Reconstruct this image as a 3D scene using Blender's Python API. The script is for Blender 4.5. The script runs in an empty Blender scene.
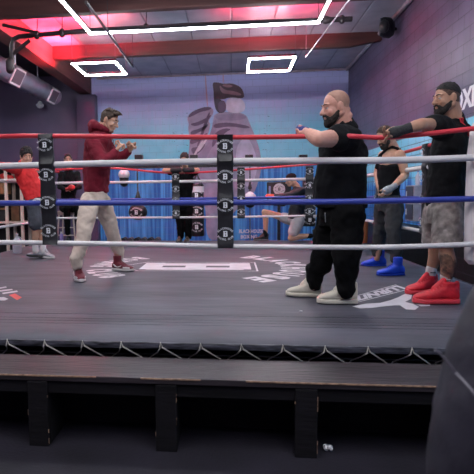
import bpy, bmesh, math, random
from mathutils import Vector, Matrix, noise
random.seed(7)
V = Vector
SC = bpy.context.scene
COL = SC.collection
PI = math.pi

# ------------------------------------------------------------------ camera model
F = 513.0; YAW = math.radians(6.5); PITCH = math.radians(4.6027); ROLL = 0.012
PX, PY = 173.6, 237.0
EYE = V((0, 0, 1.40))
fw = V((-math.sin(YAW)*math.cos(PITCH), math.cos(YAW)*math.cos(PITCH), -math.sin(PITCH)))
r0 = V((math.cos(YAW), math.sin(YAW), 0)); u0 = r0.cross(fw)
rt = math.cos(ROLL)*r0 - math.sin(ROLL)*u0
up = math.sin(ROLL)*r0 + math.cos(ROLL)*u0
def ray(px, py): return fw + rt*((px-PX)/F) - up*((py-PY)/F)
def at(px, py, Y):
    d = ray(px, py); return EYE + d*(Y/d.y)
def gz(px, py, z):
    d = ray(px, py); return EYE + d*((z-EYE.z)/d.z)
CZ = 0.47      # ring canvas height
FZ = -0.06     # gym floor height
NEAR, FAR, LX, RX = 4.1, 9.5, -3.3, 2.0    # rope square

# ------------------------------------------------------------------ materials
MATS = {}
def mat(name, col, rough=0.6, metal=0.0, var=0.0, vscale=8.0, bump=0.0, bscale=40.0, emit=None, estr=0.0, spec=0.5, sss=0.0, trans=0.0, col2=None, stretch=(1,1,1)):
    if name in MATS: return MATS[name]
    m = bpy.data.materials.new(name); m.use_nodes = True
    nt = m.node_tree; b = nt.nodes['Principled BSDF']
    b.inputs['Roughness'].default_value = rough
    b.inputs['Metallic'].default_value = metal
    b.inputs['Specular IOR Level'].default_value = spec
    if trans: b.inputs['Transmission Weight'].default_value = trans
    if sss:
        b.inputs['Subsurface Weight'].default_value = sss
        b.inputs['Subsurface Radius'].default_value = (0.012, 0.005, 0.003)
    c = (*col, 1)
    b.inputs['Base Color'].default_value = c
    if emit:
        b.inputs['Emission Color'].default_value = (*emit, 1); b.inputs['Emission Strength'].default_value = estr
    if var or bump:
        tc = nt.nodes.new('ShaderNodeTexCoord'); mp = nt.nodes.new('ShaderNodeMapping')
        mp.inputs['Scale'].default_value = stretch
        nt.links.new(tc.outputs['Object'], mp.inputs['Vector'])
    if var:
        n = nt.nodes.new('ShaderNodeTexNoise'); n.inputs['Scale'].default_value = vscale; n.inputs['Detail'].default_value = 6
        nt.links.new(mp.outputs['Vector'], n.inputs['Vector'])
        mx = nt.nodes.new('ShaderNodeMix'); mx.data_type = 'RGBA'
        rp = nt.nodes.new('ShaderNodeMapRange'); rp.inputs['From Min'].default_value = 0.3; rp.inputs['From Max'].default_value = 0.7
        nt.links.new(n.outputs['Fac'], rp.inputs['Value']); nt.links.new(rp.outputs['Result'], mx.inputs['Factor'])
        a = tuple(x*(1-var) for x in col); d = col2 if col2 else tuple(min(1, x*(1+var)) for x in col)
        mx.inputs['A'].default_value = (*a, 1); mx.inputs['B'].default_value = (*d, 1)
        nt.links.new(mx.outputs['Result'], b.inputs['Base Color'])
    if bump:
        n2 = nt.nodes.new('ShaderNodeTexNoise'); n2.inputs['Scale'].default_value = bscale; n2.inputs['Detail'].default_value = 4
        nt.links.new(mp.outputs['Vector'], n2.inputs['Vector'])
        bp = nt.nodes.new('ShaderNodeBump'); bp.inputs['Strength'].default_value = bump; bp.inputs['Distance'].default_value = 0.02
        nt.links.new(n2.outputs['Fac'], bp.inputs['Height']); nt.links.new(bp.outputs['Normal'], b.inputs['Normal'])
    MATS[name] = m
    return m

# ------------------------------------------------------------------ object helpers
def link(o, parent=None):
    COL.objects.link(o)
    if parent is not None: o.parent = parent
    return o
def tag(o, label=None, cat=None, group=None, kind=None):
    if label: o['label'] = label
    if cat: o['category'] = cat
    if group: o['group'] = group
    if kind: o['kind'] = kind
    return o
def empty(name, loc, label=None, cat=None, group=None, kind=None):
    o = bpy.data.objects.new(name, None); o.location = loc; o.empty_display_size = 0.1
    COL.objects.link(o); tag(o, label, cat, group, kind); return o
def root_loc(p):
    l = V((0, 0, 0))
    while p is not None: l = l + V(p.location); p = p.parent
    return l

class MB:
    def __init__(s): s.bm = bmesh.new()
    def face_rings(s, rings, closed=True, cap=True):
        vs = [[s.bm.verts.new(p) for p in r] for r in rings]
        n = len(vs[0])
        for a, b in zip(vs[:-1], vs[1:]):
            for i in range(n if closed else n-1):
                j = (i+1) % n
                s.bm.faces.new((a[i], a[j], b[j], b[i]))
        if cap:
            s.bm.faces.new(list(reversed(vs[0]))); s.bm.faces.new(vs[-1])
        return s
    def box(s, c, d, rot=None):
        c = V(c); h = V(d)*0.5; R = rot or Matrix.Identity(3)
        vs = [s.bm.verts.new(c + R @ V((x*h.x, y*h.y, z*h.z))) for x in (-1, 1) for y in (-1, 1) for z in (-1, 1)]
        for f in ((0,1,3,2),(4,6,7,5),(0,4,5,1),(2,3,7,6),(0,2,6,4),(1,5,7,3)):
            s.bm.faces.new([vs[i] for i in f])
        return s
    def ell(s, c, r, R=None, n=14, m=9):
        c = V(c); r = V(r) if not isinstance(r, (int, float)) else V((r, r, r)); R = R or Matrix.Identity(3)
        rings = []
        top = s.bm.verts.new(c + R @ V((0, 0, r.z))); bot = s.bm.verts.new(c + R @ V((0, 0, -r.z)))
        for k in range(1, m):
            t = PI*k/m
            rings.append([s.bm.verts.new(c + R @ V((r.x*math.sin(t)*math.cos(2*PI*i/n), r.y*math.sin(t)*math.sin(2*PI*i/n), r.z*math.cos(t)))) for i in range(n)])
        for i in range(n):
            j = (i+1) % n
            s.bm.faces.new((top, rings[0][i], rings[0][j])); s.bm.faces.new((bot, rings[-1][j], rings[-1][i]))
            for a, b in zip(rings[:-1], rings[1:]): s.bm.faces.new((a[i], b[i], b[j], a[j]))
        return s
    def cap(s, p, q, r, r2=None, n=12, flat=False):
        p, q = V(p), V(q); r2 = r if r2 is None else r2
        d = q-p
        if d.length < 1e-6: return s.ell(p, r)
        d.normalize(); a = d.orthogonal().normalized(); b = d.cross(a)
        st = []
        if flat: st = [(p, r), (q, r2)]
        else:
            for k in range(4):
                t = PI/2*(k/4.0); st.append((p - d*r*math.cos(t), max(r*math.sin(t), 1e-4)))
            st.append((p, r)); st.append((q, r2))
            for k in range(3, -1, -1):
                t = PI/2*(k/4.0); st.append((q + d*r2*math.cos(t), max(r2*math.sin(t), 1e-4)))
        return s.face_rings([[c + a*rr*math.cos(2*PI*i/n) + b*rr*math.sin(2*PI*i/n) for i in range(n)] for c, rr in st])
    def chain(s, pts, rs, n=12):
        for i in range(len(pts)-1): s.cap(pts[i], pts[i+1], rs[i], rs[i+1], n)
        return s
    def tube(s, pts, r, n=8, closed=False, rs=None):
        pts = [V(p) for p in pts]; rings = []
        up0 = None
        for i, p in enumerate(pts):
            a = pts[max(i-1, 0)]; b = pts[min(i+1, len(pts)-1)]
            d = (b-a).normalized()
            if up0 is None: up0 = d.orthogonal().normalized()
            u = (up0 - d*up0.dot(d)); u.normalize(); up0 = u; w = d.cross(u)
            rr = rs[i] if rs else r
            rings.append([p + u*rr*math.cos(2*PI*k/n) + w*rr*math.sin(2*PI*k/n) for k in range(n)])
        return s.face_rings(rings)
    def loft(s, st, n=20, e=2.0):
        rings = []
        for c, U, W in st:
            c, U, W = V(c), V(U), V(W); ring = []
            for i in range(n):
                t = 2*PI*i/n; x, y = math.cos(t), math.sin(t)
                x = math.copysign(abs(x)**(2/e), x); y = math.copysign(abs(y)**(2/e), y)
                ring.append(c + U*x + W*y)
            rings.append(ring)
        return s.face_rings(rings)
    def prism(s, pts2, o, U, W, N, th):
        o, U, W, N = V(o), V(U), V(W), V(N)
        a = [s.bm.verts.new(o + U*x + W*y) for x, y in pts2]; b = [s.bm.verts.new(o + U*x + W*y + N*th) for x, y in pts2]
        s.bm.faces.new(list(reversed(a))); s.bm.faces.new(b)
        for i in range(len(a)):
            j = (i+1) % len(a); s.bm.faces.new((a[i], a[j], b[j], b[i]))
        return s
    def geo(s, vs, fs, fn):
        bv = [s.bm.verts.new(fn(p)) for p in vs]
        for f in fs:
            try: s.bm.faces.new([bv[i] for i in f])
            except ValueError: pass
        return s
    def build(s, name, material, parent=None, smooth=True, bevel=0.0, voxel=0.0, it=6, disp=0.0, dscale=0.12, seg=2, fac=0.5):
        me = bpy.data.meshes.new(name)
        bmesh.ops.recalc_face_normals(s.bm, faces=s.bm.faces)
        off = root_loc(parent) if parent is not None else V((0, 0, 0))
        if off.length: bmesh.ops.translate(s.bm, verts=s.bm.verts, vec=-off)
        s.bm.to_mesh(me); s.bm.free()
        o = bpy.data.objects.new(name, me)
        mods = False
        if voxel:
            link(o)
            m = o.modifiers.new('r', 'REMESH'); m.mode = 'VOXEL'; m.voxel_size = voxel
            m = o.modifiers.new('s', 'SMOOTH'); m.factor = fac; m.iterations = it
            mods = True
            if disp:
                tx = bpy.data.textures.new('fold', 'CLOUDS'); tx.noise_scale = dscale; tx.noise_depth = 1
                m = o.modifiers.new('d', 'DISPLACE'); m.texture = tx; m.strength = disp; m.mid_level = 0.5; m.texture_coords = 'LOCAL'
        elif bevel:
            link(o)
            m = o.modifiers.new('b', 'BEVEL'); m.width = bevel; m.segments = seg; m.limit_method = 'ANGLE'; m.angle_limit = 0.7
            mods = True
        if mods:
            dg = bpy.context.evaluated_depsgraph_get(); dg.update()
            me2 = bpy.data.meshes.new_from_object(o.evaluated_get(dg))
            o.modifiers.clear(); o.data = me2; me2.name = name
            bpy.data.meshes.remove(me); me = me2
            COL.objects.unlink(o)
        me.materials.clear()
        me.materials.append(material)
        for p in me.polygons: p.use_smooth = smooth
        if smooth and not voxel:
            try: me.set_sharp_from_angle(angle=math.radians(42))
            except Exception: pass
        link(o, parent)
        return o
def copy_tree(o, parent=None):
    c = o.copy(); COL.objects.link(c); c.parent = parent
    for ch in [x for x in bpy.data.objects if x.parent == o]: copy_tree(ch, c)
    return c

# ------------------------------------------------------------------ writing
def text_geo(s, bold=0.022):
    cu = bpy.data.curves.new('t', 'FONT'); cu.body = s; cu.size = 1.0; cu.offset = bold; cu.resolution_u = 2
    o = bpy.data.objects.new('t', cu); COL.objects.link(o)
    dg = bpy.context.evaluated_depsgraph_get(); dg.update()
    me = o.evaluated_get(dg).to_mesh()
    vs = [(v.co.x, v.co.y) for v in me.vertices]; fs = [tuple(p.vertices) for p in me.polygons]
    o.evaluated_get(dg).to_mesh_clear(); bpy.data.objects.remove(o); bpy.data.curves.remove(cu)
    return vs, fs
_tg = {}
BOLD = [0.022]
def tg(s):
    k = (s, BOLD[0])
    if k not in _tg: _tg[k] = text_geo(s, BOLD[0])
    return _tg[k]
def text_line(mb, s, fn, h=1.0, w=None):
    """letters along x; fn maps (x,y)->3D. cap height scaled to h, total width to w, centred."""
    vs, fs = tg(s)
    xs = [v[0] for v in vs]; x0, x1 = min(xs), max(xs); sy = h/0.70; sx = (w/(x1-x0)) if w else sy
    mb.geo([((x-(x0+x1)/2)*sx, y*sy) for x, y in vs], fs, fn)
def arc_text(mb, s, cx, cy, r, a0, a1, h, inward, fn):
    """letters centred on angles a0..a1 (degrees, ccw from +x); inward=True -> tops point to centre."""
    n = len(s)
    for i, ch in enumerate(s):
        if ch == ' ': continue
        a = math.radians(a0 + (a1-a0)*(i+0.5)/n)
        vs, fs = tg(ch); xs = [v[0] for v in vs]; xm = (min(xs)+max(xs))/2
        k = h/0.70
        wmax = abs(math.radians(a1-a0))*r/n*0.86; w = (max(xs)-min(xs))*k; kx = k*min(1.0, wmax/max(w, 1e-6)) if wmax < w else k*min(1.35, wmax/w)
        if not inward: ux, uy, tx, ty, rr = math.cos(a), math.sin(a), math.sin(a), -math.cos(a), r
        else: ux, uy, tx, ty, rr = -math.cos(a), -math.sin(a), -math.sin(a), math.cos(a), r+h
        mb.geo([(cx + rr*math.cos(a) + ux*y*k + tx*(x-xm)*kx, cy + rr*math.sin(a) + uy*y*k + ty*(x-xm)*kx) for x, y in vs], fs, fn)
def block_B(mb, cx, cy, w, h, fn, tk=0.31, bk=0.19):
    t = w*tk; b = h*bk
    rects = [(-w/2+w*0.06, -h/2, -w/2+w*0.06+t, h/2), (-w/2, h/2-b, w/2-w*0.1, h/2), (-w/2, -h/2, w/2-w*0.06, -h/2+b), (-w/2+t, -b*0.5, w/2-w*0.12, b*0.5), (w/2-t, 0, w/2-0.03*w, h/2-b*0.35), (w/2-t, -h/2+b*0.35, w/2, 0)]
    xs = sorted({r[0] for r in rects} | {r[2] for r in rects}); ys = sorted({r[1] for r in rects} | {r[3] for r in rects})
    vv = {}; vl = []; fl = []
    def vid(x, y):
        if (x, y) not in vv: vv[(x, y)] = len(vl); vl.append((cx+x, cy+y))
        return vv[(x, y)]
    for x0, x1 in zip(xs[:-1], xs[1:]):
        for y0, y1 in zip(ys[:-1], ys[1:]):
            mx, my = (x0+x1)/2, (y0+y1)/2
            if any(r[0] < mx < r[2] and r[1] < my < r[3] for r in rects): fl.append((vid(x0, y0), vid(x1, y0), vid(x1, y1), vid(x0, y1)))
    mb.geo(vl, fl, fn)
def emblem(name, parent, c, U, W, size, material, top='BLACKHOUSE', bot='BOXING CLUB'):
    c, U, W = V(c), V(U), V(W)
    fn = lambda p: c + U*(p[0]*size) + W*(p[1]*size)
    mb = MB(); block_B(mb, 0, 0, 0.30, 0.40, fn)
    arc_text(mb, top, 0, -0.28, 0.62, 142, 38, 0.13, False, fn)
    arc_text(mb, bot, 0, 0.28, 0.62, 218, 322, 0.13, True, fn)
    return mb.build(name, material, parent, smooth=False)

# ------------------------------------------------------------------ palette
M_canvas = mat('canvas_vinyl', (0.072, 0.071, 0.092), 0.55, var=0.34, vscale=2.6, bump=0.25, bscale=9, stretch=(0.5, 1.6, 1))
M_print = mat('white_print', (0.62, 0.6, 0.64), 0.55, var=0.12, vscale=6)
M_redprint = mat('red_print', (0.75, 0.10, 0.09), 0.55, var=0.1)
M_steel = mat('black_steel', (0.018, 0.018, 0.022), 0.45, metal=0.3, var=0.3, vscale=12)
M_ply = mat('dark_plywood', (0.02, 0.018, 0.018), 0.7, var=0.4, vscale=9)
M_lace = mat('lacing_cord', (0.6, 0.56, 0.5), 0.7, var=0.2)
M_redrope = mat('red_rope_sleeve', (0.62, 0.035, 0.055), 0.38, var=0.1, vscale=5)
M_whiterope = mat('white_rope_sleeve', (0.66, 0.63, 0.64), 0.42, var=0.12, vscale=6)
M_bluerope = mat('blue_rope_sleeve', (0.035, 0.055, 0.34), 0.38, var=0.15, vscale=5)
M_vinyl = mat('black_vinyl', (0.014, 0.014, 0.017), 0.38, var=0.3, vscale=9, bump=0.3, bscale=14)
M_whitevinyl = mat('white_vinyl', (0.70, 0.64, 0.66), 0.45, var=0.06, vscale=3)
M_logo = mat('strap_lettering', (0.75, 0.77, 0.8), 0.5)
M_bench = mat('black_painted_wood', (0.006, 0.005, 0.007), 0.8, spec=0.25, var=0.45, vscale=7, bump=0.2, bscale=25, stretch=(0.4, 2, 2))
M_benchtop = mat('worn_bench_board', (0.032, 0.025, 0.029), 0.4, var=0.45, vscale=5, bump=0.3, bscale=18, stretch=(0.35, 3, 2))
M_wear = mat('bare_wood_edge', (0.34, 0.21, 0.14), 0.6, var=0.5, vscale=30)
M_rubber = mat('rubber_floor', (0.014, 0.012, 0.020), 0.6, var=0.3, vscale=3, bump=0.15, bscale=60)

# ------------------------------------------------------------------ the setting
BY = 15.8; WX = 3.4; CEIL = 5.06
def struct(o): o['kind'] = 'structure'; return o
struct(MB().box((-1.3, 7.4, FZ-0.05), (12, 18, 0.1)).build('floor', M_rubber, smooth=False))

def wallmat(name, nodes_fn):
    m = bpy.data.materials.new(name); m.use_nodes = True; nt = m.node_tree; nodes_fn(nt, nt.nodes['Principled BSDF']); return m
def N(nt, t, **kw):
    n = nt.nodes.new(t)
    for k, v in kw.items(): setattr(n, k, v)
    return n
def mixc(nt, fac, a, b):
    mx = N(nt, 'ShaderNodeMix', data_type='RGBA')
    for sock, v in (('Factor', fac), ('A', a), ('B', b)):
        if isinstance(v, (float, int)): mx.inputs[sock].default_value = v
        elif isinstance(v, tuple): mx.inputs[sock].default_value = (*v, 1)
        else: nt.links.new(v, mx.inputs[sock])
    return mx.outputs['Result']
def ramp(nt, val, a, b):
    r = N(nt, 'ShaderNodeMapRange', interpolation_type='SMOOTHSTEP'); r.inputs['From Min'].default_value = a; r.inputs['From Max'].default_value = b
    nt.links.new(val, r.inputs['Value']); return r.outputs['Result']
def coords(nt):
    tc = N(nt, 'ShaderNodeTexCoord'); sp = N(nt, 'ShaderNodeSeparateXYZ'); nt.links.new(tc.outputs['Object'], sp.inputs[0]); return tc, sp
def noise_n(nt, vec, scale, detail=5, mapscale=(1, 1, 1)):
    mp = N(nt, 'ShaderNodeMapping'); mp.inputs['Scale'].default_value = mapscale; nt.links.new(vec, mp.inputs['Vector'])
    n = N(nt, 'ShaderNodeTexNoise'); n.inputs['Scale'].default_value = scale; n.inputs['Detail'].default_value = detail
    nt.links.new(mp.outputs['Vector'], n.inputs['Vector']); return n.outputs['Fac']
def madd(nt, a, mul, add):
    n = N(nt, 'ShaderNodeMath', operation='MULTIPLY_ADD'); nt.links.new(a, n.inputs[0]); n.inputs[1].default_value = mul
    if isinstance(add, (int, float)): n.inputs[2].default_value = add
    else: nt.links.new(add, n.inputs[2])
    return n.outputs[0]
def brick(nt, horiz, vert):
    cb = N(nt, 'ShaderNodeCombineXYZ'); nt.links.new(horiz, cb.inputs[0]); nt.links.new(vert, cb.inputs[1])
    br = N(nt, 'ShaderNodeTexBrick'); br.inputs['Scale'].default_value = 1.0; br.inputs['Brick Width'].default_value = 0.42; br.inputs['Row Height'].default_value = 0.21
    br.inputs['Mortar Size'].default_value = 0.007; br.inputs['Mortar Smooth'].default_value = 0.3
    nt.links.new(cb.outputs[0], br.inputs['Vector']); return br.outputs['Fac']
def bumpn(nt, b, h, strength, dist=0.01):
    bp = N(nt, 'ShaderNodeBump'); bp.inputs['Strength'].default_value = strength; bp.inputs['Distance'].default_value = dist; bp.invert = True
    nt.links.new(h, bp.inputs['Height']); nt.links.new(bp.outputs['Normal'], b.inputs['Normal'])
BLUE1, BLUE2, TEAL, LAV = (0.015, 0.13, 0.50), (0.10, 0.42, 0.86), (0.15, 0.60, 0.78), (0.44, 0.46, 0.82)
def mural_cols(nt, tc, z, hmap):
    streak = noise_n(nt, tc.outputs['Object'], 3.0, 6, hmap)
    cloud = noise_n(nt, tc.outputs['Object'], 1.1, 5)
    blue = mixc(nt, ramp(nt, streak, 0.38, 0.66), BLUE1, BLUE2)
    teal = mixc(nt, ramp(nt, cloud, 0.3, 0.7), TEAL, (0.25, 0.68, 0.86))
    zz = madd(nt, streak, 0.5, z)
    return blue, teal, zz
def back_nodes(nt, b):
    tc, sp = coords(nt); z = sp.outputs['Z']
    blue, teal, zz = mural_cols(nt, tc, z, (4.0, 1, 0.12))
    c = mixc(nt, ramp(nt, zz, 2.52, 2.75), blue, teal)
    top = mixc(nt, ramp(nt, zz, 3.3, 4.7), c, LAV)
    br = brick(nt, sp.outputs['X'], z)
    c2 = mixc(nt, madd(nt, br, 0.3, 0.0), top, (0.14, 0.20, 0.32))
    nt.links.new(c2, b.inputs['Base Color']); b.inputs['Roughness'].default_value = 0.5
    bumpn(nt, b, br, 0.5)
def right_nodes(nt, b):
    tc, sp = coords(nt); z = sp.outputs['Z']
    blue, teal, zz = mural_cols(nt, tc, z, (1, 4.0, 0.12))
    c = mixc(nt, ramp(nt, zz, 1.75, 2.1), blue, teal)
    pn = noise_n(nt, tc.outputs['Object'], 1.4, 5)
    pur = mixc(nt, ramp(nt, pn, 0.3, 0.7), (0.085, 0.066, 0.125), (0.125, 0.098, 0.175))
    c = mixc(nt, ramp(nt, z, 2.46, 2.48), c, pur)
    c = mixc(nt, ramp(nt, z, 0.68, 0.70), (0.012, 0.012, 0.015), c)
    br = brick(nt, sp.outputs['Y'], z)
    pit = noise_n(nt, tc.outputs['Object'], 14, 4)
    c2 = mixc(nt, madd(nt, br, 0.75, 0.0), c, (0.035, 0.025, 0.05))
    nt.links.new(c2, b.inputs['Base Color']); b.inputs['Roughness'].default_value = 0.45
    h = madd(nt, pit, 0.25, br); bumpn(nt, b, h, 0.8, 0.012)
def purple_nodes(nt, b):
    tc, sp = coords(nt)
    pn = noise_n(nt, tc.outputs['Object'], 1.0, 5)
    c = mixc(nt, ramp(nt, pn, 0.3, 0.7), (0.085, 0.062, 0.125), (0.115, 0.085, 0.165))
    nt.links.new(c, b.inputs['Base Color']); b.inputs['Roughness'].default_value = 0.5
def ceil_nodes(nt, b):
    tc, sp = coords(nt)
    w = N(nt, 'ShaderNodeMath', operation='PINGPONG'); nt.links.new(sp.outputs['X'], w.inputs[0]); w.inputs[1].default_value = 0.45
    seam = ramp(nt, w.outputs[0], 0.03, 0.0)
    n = noise_n(nt, tc.outputs['Object'], 2.0, 6)
    c = mixc(nt, ramp(nt, n, 0.3, 0.7), (0.30, 0.29, 0.36), (0.42, 0.40, 0.47))
    c = mixc(nt, madd(nt, seam, 0.5, 0.0), c, (0.10, 0.09, 0.12))
    nt.links.new(c, b.inputs['Base Color']); b.inputs['Roughness'].default_value = 0.35
    h = madd(nt, n, 0.6, seam); bumpn(nt, b, h, 0.6, 0.03)
M_back = wallmat('painted_block_wall', back_nodes); M_right = wallmat('purple_block_wall', right_nodes)
M_purple = wallmat('plum_wall_paint', purple_nodes); M_ceil = wallmat('ceiling_insulation', ceil_nodes)
def wall(name, c, d, m): return struct(MB().box(c, d).build(name, m, smooth=False))
wall('wall_back', (-0.4, BY+0.1, 2.5), (7.8, 0.2, 5.3), M_back)
wall('wall_right', (WX+0.1, 7.4, 2.5), (0.2, 18.2, 5.3), M_right)
wall('wall_back_bay', (-6.3, BY+0.1, 2.5), (4.0, 0.2, 5.3), M_purple)
wall('wall_left', (-8.2, 7.4, 2.5), (0.2, 18.2, 5.3), M_purple)
wall('wall_front', (-2.4, -1.6, 2.5), (11.8, 0.2, 5.3), M_purple)
wall('ceiling', (-0.45, 7.4, CEIL+0.05), (7.9, 18, 0.1), M_ceil)
M_dark = mat('dark_bay_ceiling', (0.03, 0.026, 0.035), 0.8, var=0.3, vscale=2)
wall('ceiling_bay', (-6.4, 7.4, 5.2), (3.7, 18, 0.1), M_dark)
struct(MB().box((-4.42, BY-0.14, 2.2), (0.60, 0.28, 4.6)).build('trim_1', M_purple, smooth=False, bevel=0.01))
M_beam = mat('beam_wood', (0.16, 0.05, 0.045), 0.6, var=0.3, vscale=4, bump=0.3, bscale=12, stretch=(1, 0.2, 2))
M_beamx = mat('cross_beam_wood', (0.075, 0.026, 0.024), 0.6, var=0.3, vscale=4, bump=0.3, bscale=12, stretch=(0.2, 1, 2))
struct(MB().box((-4.50, 7.1, 4.83), (0.34, 17.4, 0.52)).build('trim_2', M_beam, smooth=False, bevel=0.01))
def xbeam(nm, y, dz=0.30):
    o = MB().loft([((-4.33, y, 4.92), (0, 0.09, 0), (0, 0, 0.17)), ((2.7, y, 4.92), (0, 0.09, 0), (0, 0, 0.17)), ((WX, y, 4.96), (0, 0.07, 0), (0, 0, 0.09))], n=16, e=10).build(nm, M_beamx, smooth=False)
    struct(o)
for i, y in enumerate((12.5, 9.5, 6.5, 3.5)): xbeam('trim_%d' % (3+i), y)
M_pinkpipe = mat('ceiling_angle_steel', (0.42, 0.33, 0.38), 0.4, metal=0.3, var=0.2)
struct(MB().tube([(-4.1, BY-0.06, CEIL-0.05), (WX-0.05, BY-0.06, CEIL-0.05)], 0.03).build('trim_7', M_pinkpipe))
struct(MB().tube([(WX-0.06, 0, CEIL-0.05), (WX-0.06, BY-0.05, CEIL-0.05)], 0.045).build('trim_8', M_pinkpipe))
struct(MB().box((WX-0.03, 9.5, 0.69), (0.06, 8, 0.05)).box((WX-0.03, 9.5, 0.69), (0.02, 8, 0.09)).build('trim_9', mat('white_ledge', (0.5, 0.5, 0.52), 0.5, var=0.1), smooth=False))

BOLD[0] = 0.05
# lettering on the right wall, read from the ring
M_sign = mat('wall_lettering_paint', (0.78, 0.76, 0.8), 0.5)
mb = MB()
text_line(mb, 'BOXING', lambda p: V((WX-0.006, 7.93 - p[0], 2.63 + p[1])), h=0.27, w=1.45)
tag(mb.build('wall_lettering', M_sign, smooth=False), 'white BOXING lettering on the purple block wall behind the red-shod man', 'sign')
BOLD[0] = 0.022
mb = MB()
text_line(mb, 'BLACKHOUSE', lambda p: at(251, 233, BY-0.006) + V((p[0], 0, p[1])), h=0.11, w=0.72)
text_line(mb, 'BOXING', lambda p: at(249, 238.5, BY-0.006) + V((p[0], 0, p[1])), h=0.11, w=0.5)
tag(mb.build('wall_lettering', M_sign, smooth=False), 'small white writing low on the blue painted back wall', 'sign')

# ------------------------------------------------------------------ mural of boxing gloves on the back wall
mu = empty('wall_mural', at(225, 160, BY-0.01), 'grey painted mural of boxing gloves on the teal back wall', 'mural')
def paint(name, pix, col, depth, rough=0.6):
    m = mat('mural_'+name+'_%d' % int(col[0]*1000), col, 0.55, var=0.22, vscale=3.5)
    pts = [at(x, y, BY-0.004-depth) for x, y in pix]
    # smooth the outline a little (chaikin)
    for _ in range(2):
        q = []
        for i in range(len(pts)):
            a, b = pts[i], pts[(i+1) % len(pts)]; q += [a*0.75+b*0.25, a*0.25+b*0.75]
        pts = q
    mb = MB(); a = [mb.bm.verts.new(p) for p in pts]; mb.bm.faces.new(a)
    r = bmesh.ops.extrude_face_region(mb.bm, geom=mb.bm.faces[:]); bmesh.ops.translate(mb.bm, verts=[v for v in r['geom'] if isinstance(v, bmesh.types.BMVert)], vec=(0, -0.001, 0))
    bmesh.ops.triangulate(mb.bm, faces=mb.bm.faces[:])
    return mb.build(name, m, mu, smooth=False)
G1, G2, G3, G4, G5 = (0.30, 0.27, 0.40), (0.10, 0.075, 0.14), (0.055, 0.045, 0.075), (0.66, 0.58, 0.74), (0.24, 0.21, 0.33)
paint('glove_body', [(215,112),(245,112),(250,124),(255,136),(260,150),(262,168),(256,190),(246,205),(232,212),(222,240),(206,240),(206,205),(197,190),(190,172),(194,158),(203,147),(211,132),(213,121)], G1, 0)
paint('glove_shade', [(213,122),(217,118),(216,140),(206,158),(200,172),(198,186),(190,172),(194,158),(203,147),(211,132)], G5, 0.002)
paint('glove_shade', [(234,150),(246,134),(255,150),(258,170),(250,190),(240,180)], (0.48,0.44,0.60), 0.002)
paint('glove_shade', [(215,114),(245,114),(247,119),(230,121),(216,120)], G5, 0.002)
paint('glove_shade', [(213,124),(228,122),(250,126),(249,129),(229,126),(214,129)], G2, 0.003)
paint('glove_shade', [(214,133),(224,128),(232,129),(226,132),(218,140),(211,150)], G2, 0.003)
paint('cuff_side', [(213,86),(218,86),(219,100),(226,101),(226,113),(215,113)], G3, 0.003)
paint('cuff_side', [(218,101),(226,101),(226,112),(218,112)], G2, 0.004)
paint('cuff', [(226,97),(244,98),(246,113),(225,113)], G4, 0.002)
paint('cuff_top', [(212,83),(216,82),(224,84),(232,83),(241,87),(244,93),(244,99),(230,97),(222,100),(215,98)], (0.10,0.06,0.085), 0.004)
paint('cuff_fold', [(219,84),(224,90),(234,91),(242,94),(240,96),(228,94),(221,93)], (0.34,0.19,0.24), 0.005)
paint('cuff_fold', [(221,85),(227,84),(234,86),(228,88)], (0.38,0.2,0.25), 0.005)
paint('glove_thumb', [(187,118),(191,112),(203,107),(212,107),(214,113),(208,121),(211,124),(207,138),(209,142),(203,150),(192,162),(188,160),(190,140),(188,128),(189,124)], G1, 0.003)
for pts in ([(187,118),(191,112),(203,107),(212,107),(210,110),(200,112),(193,116)], [(189,124),(198,122),(208,117),(212,114),(208,121),(196,127)], [(190,131),(199,129),(209,123),(207,128),(198,133),(191,136)], [(190,139),(200,137),(208,132),(206,137),(198,142),(190,145)], [(190,148),(198,147),(206,142),(203,150),(194,156)], [(208,112),(211,113),(199,146),(196,147)]):
    paint('glove_crease', pts, G2, 0.006)
for pts in ([(206,138),(208,139),(199,152),(197,151)],[(202,140),(204,141),(194,158),(192,157)]): paint('glove_lace', pts, (0.6,0.58,0.66), 0.008)
paint('painted_cord', [(204.4,72),(205.6,72),(208.2,107),(206.8,107)], (0.55,0.3,0.42), 0.001)
paint('painted_cord', [(222.6,70),(223.6,70),(223.8,83),(222.8,83)], (0.55,0.3,0.42), 0.001)
for _ in range(46):   # paint spatter either side of the gloves
    x = random.choice([random.uniform(172,188), random.uniform(254,272)]); y = random.uniform(112,160); s = random.uniform(0.35,1.1); t = random.uniform(-1.2, 1.2)
    paint('paint_spatter', [(x-s,y),(x,y-s*0.4),(x+s+t,y+t),(x,y+s*0.5)], (0.06,0.16,0.26), 0.001)

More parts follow.
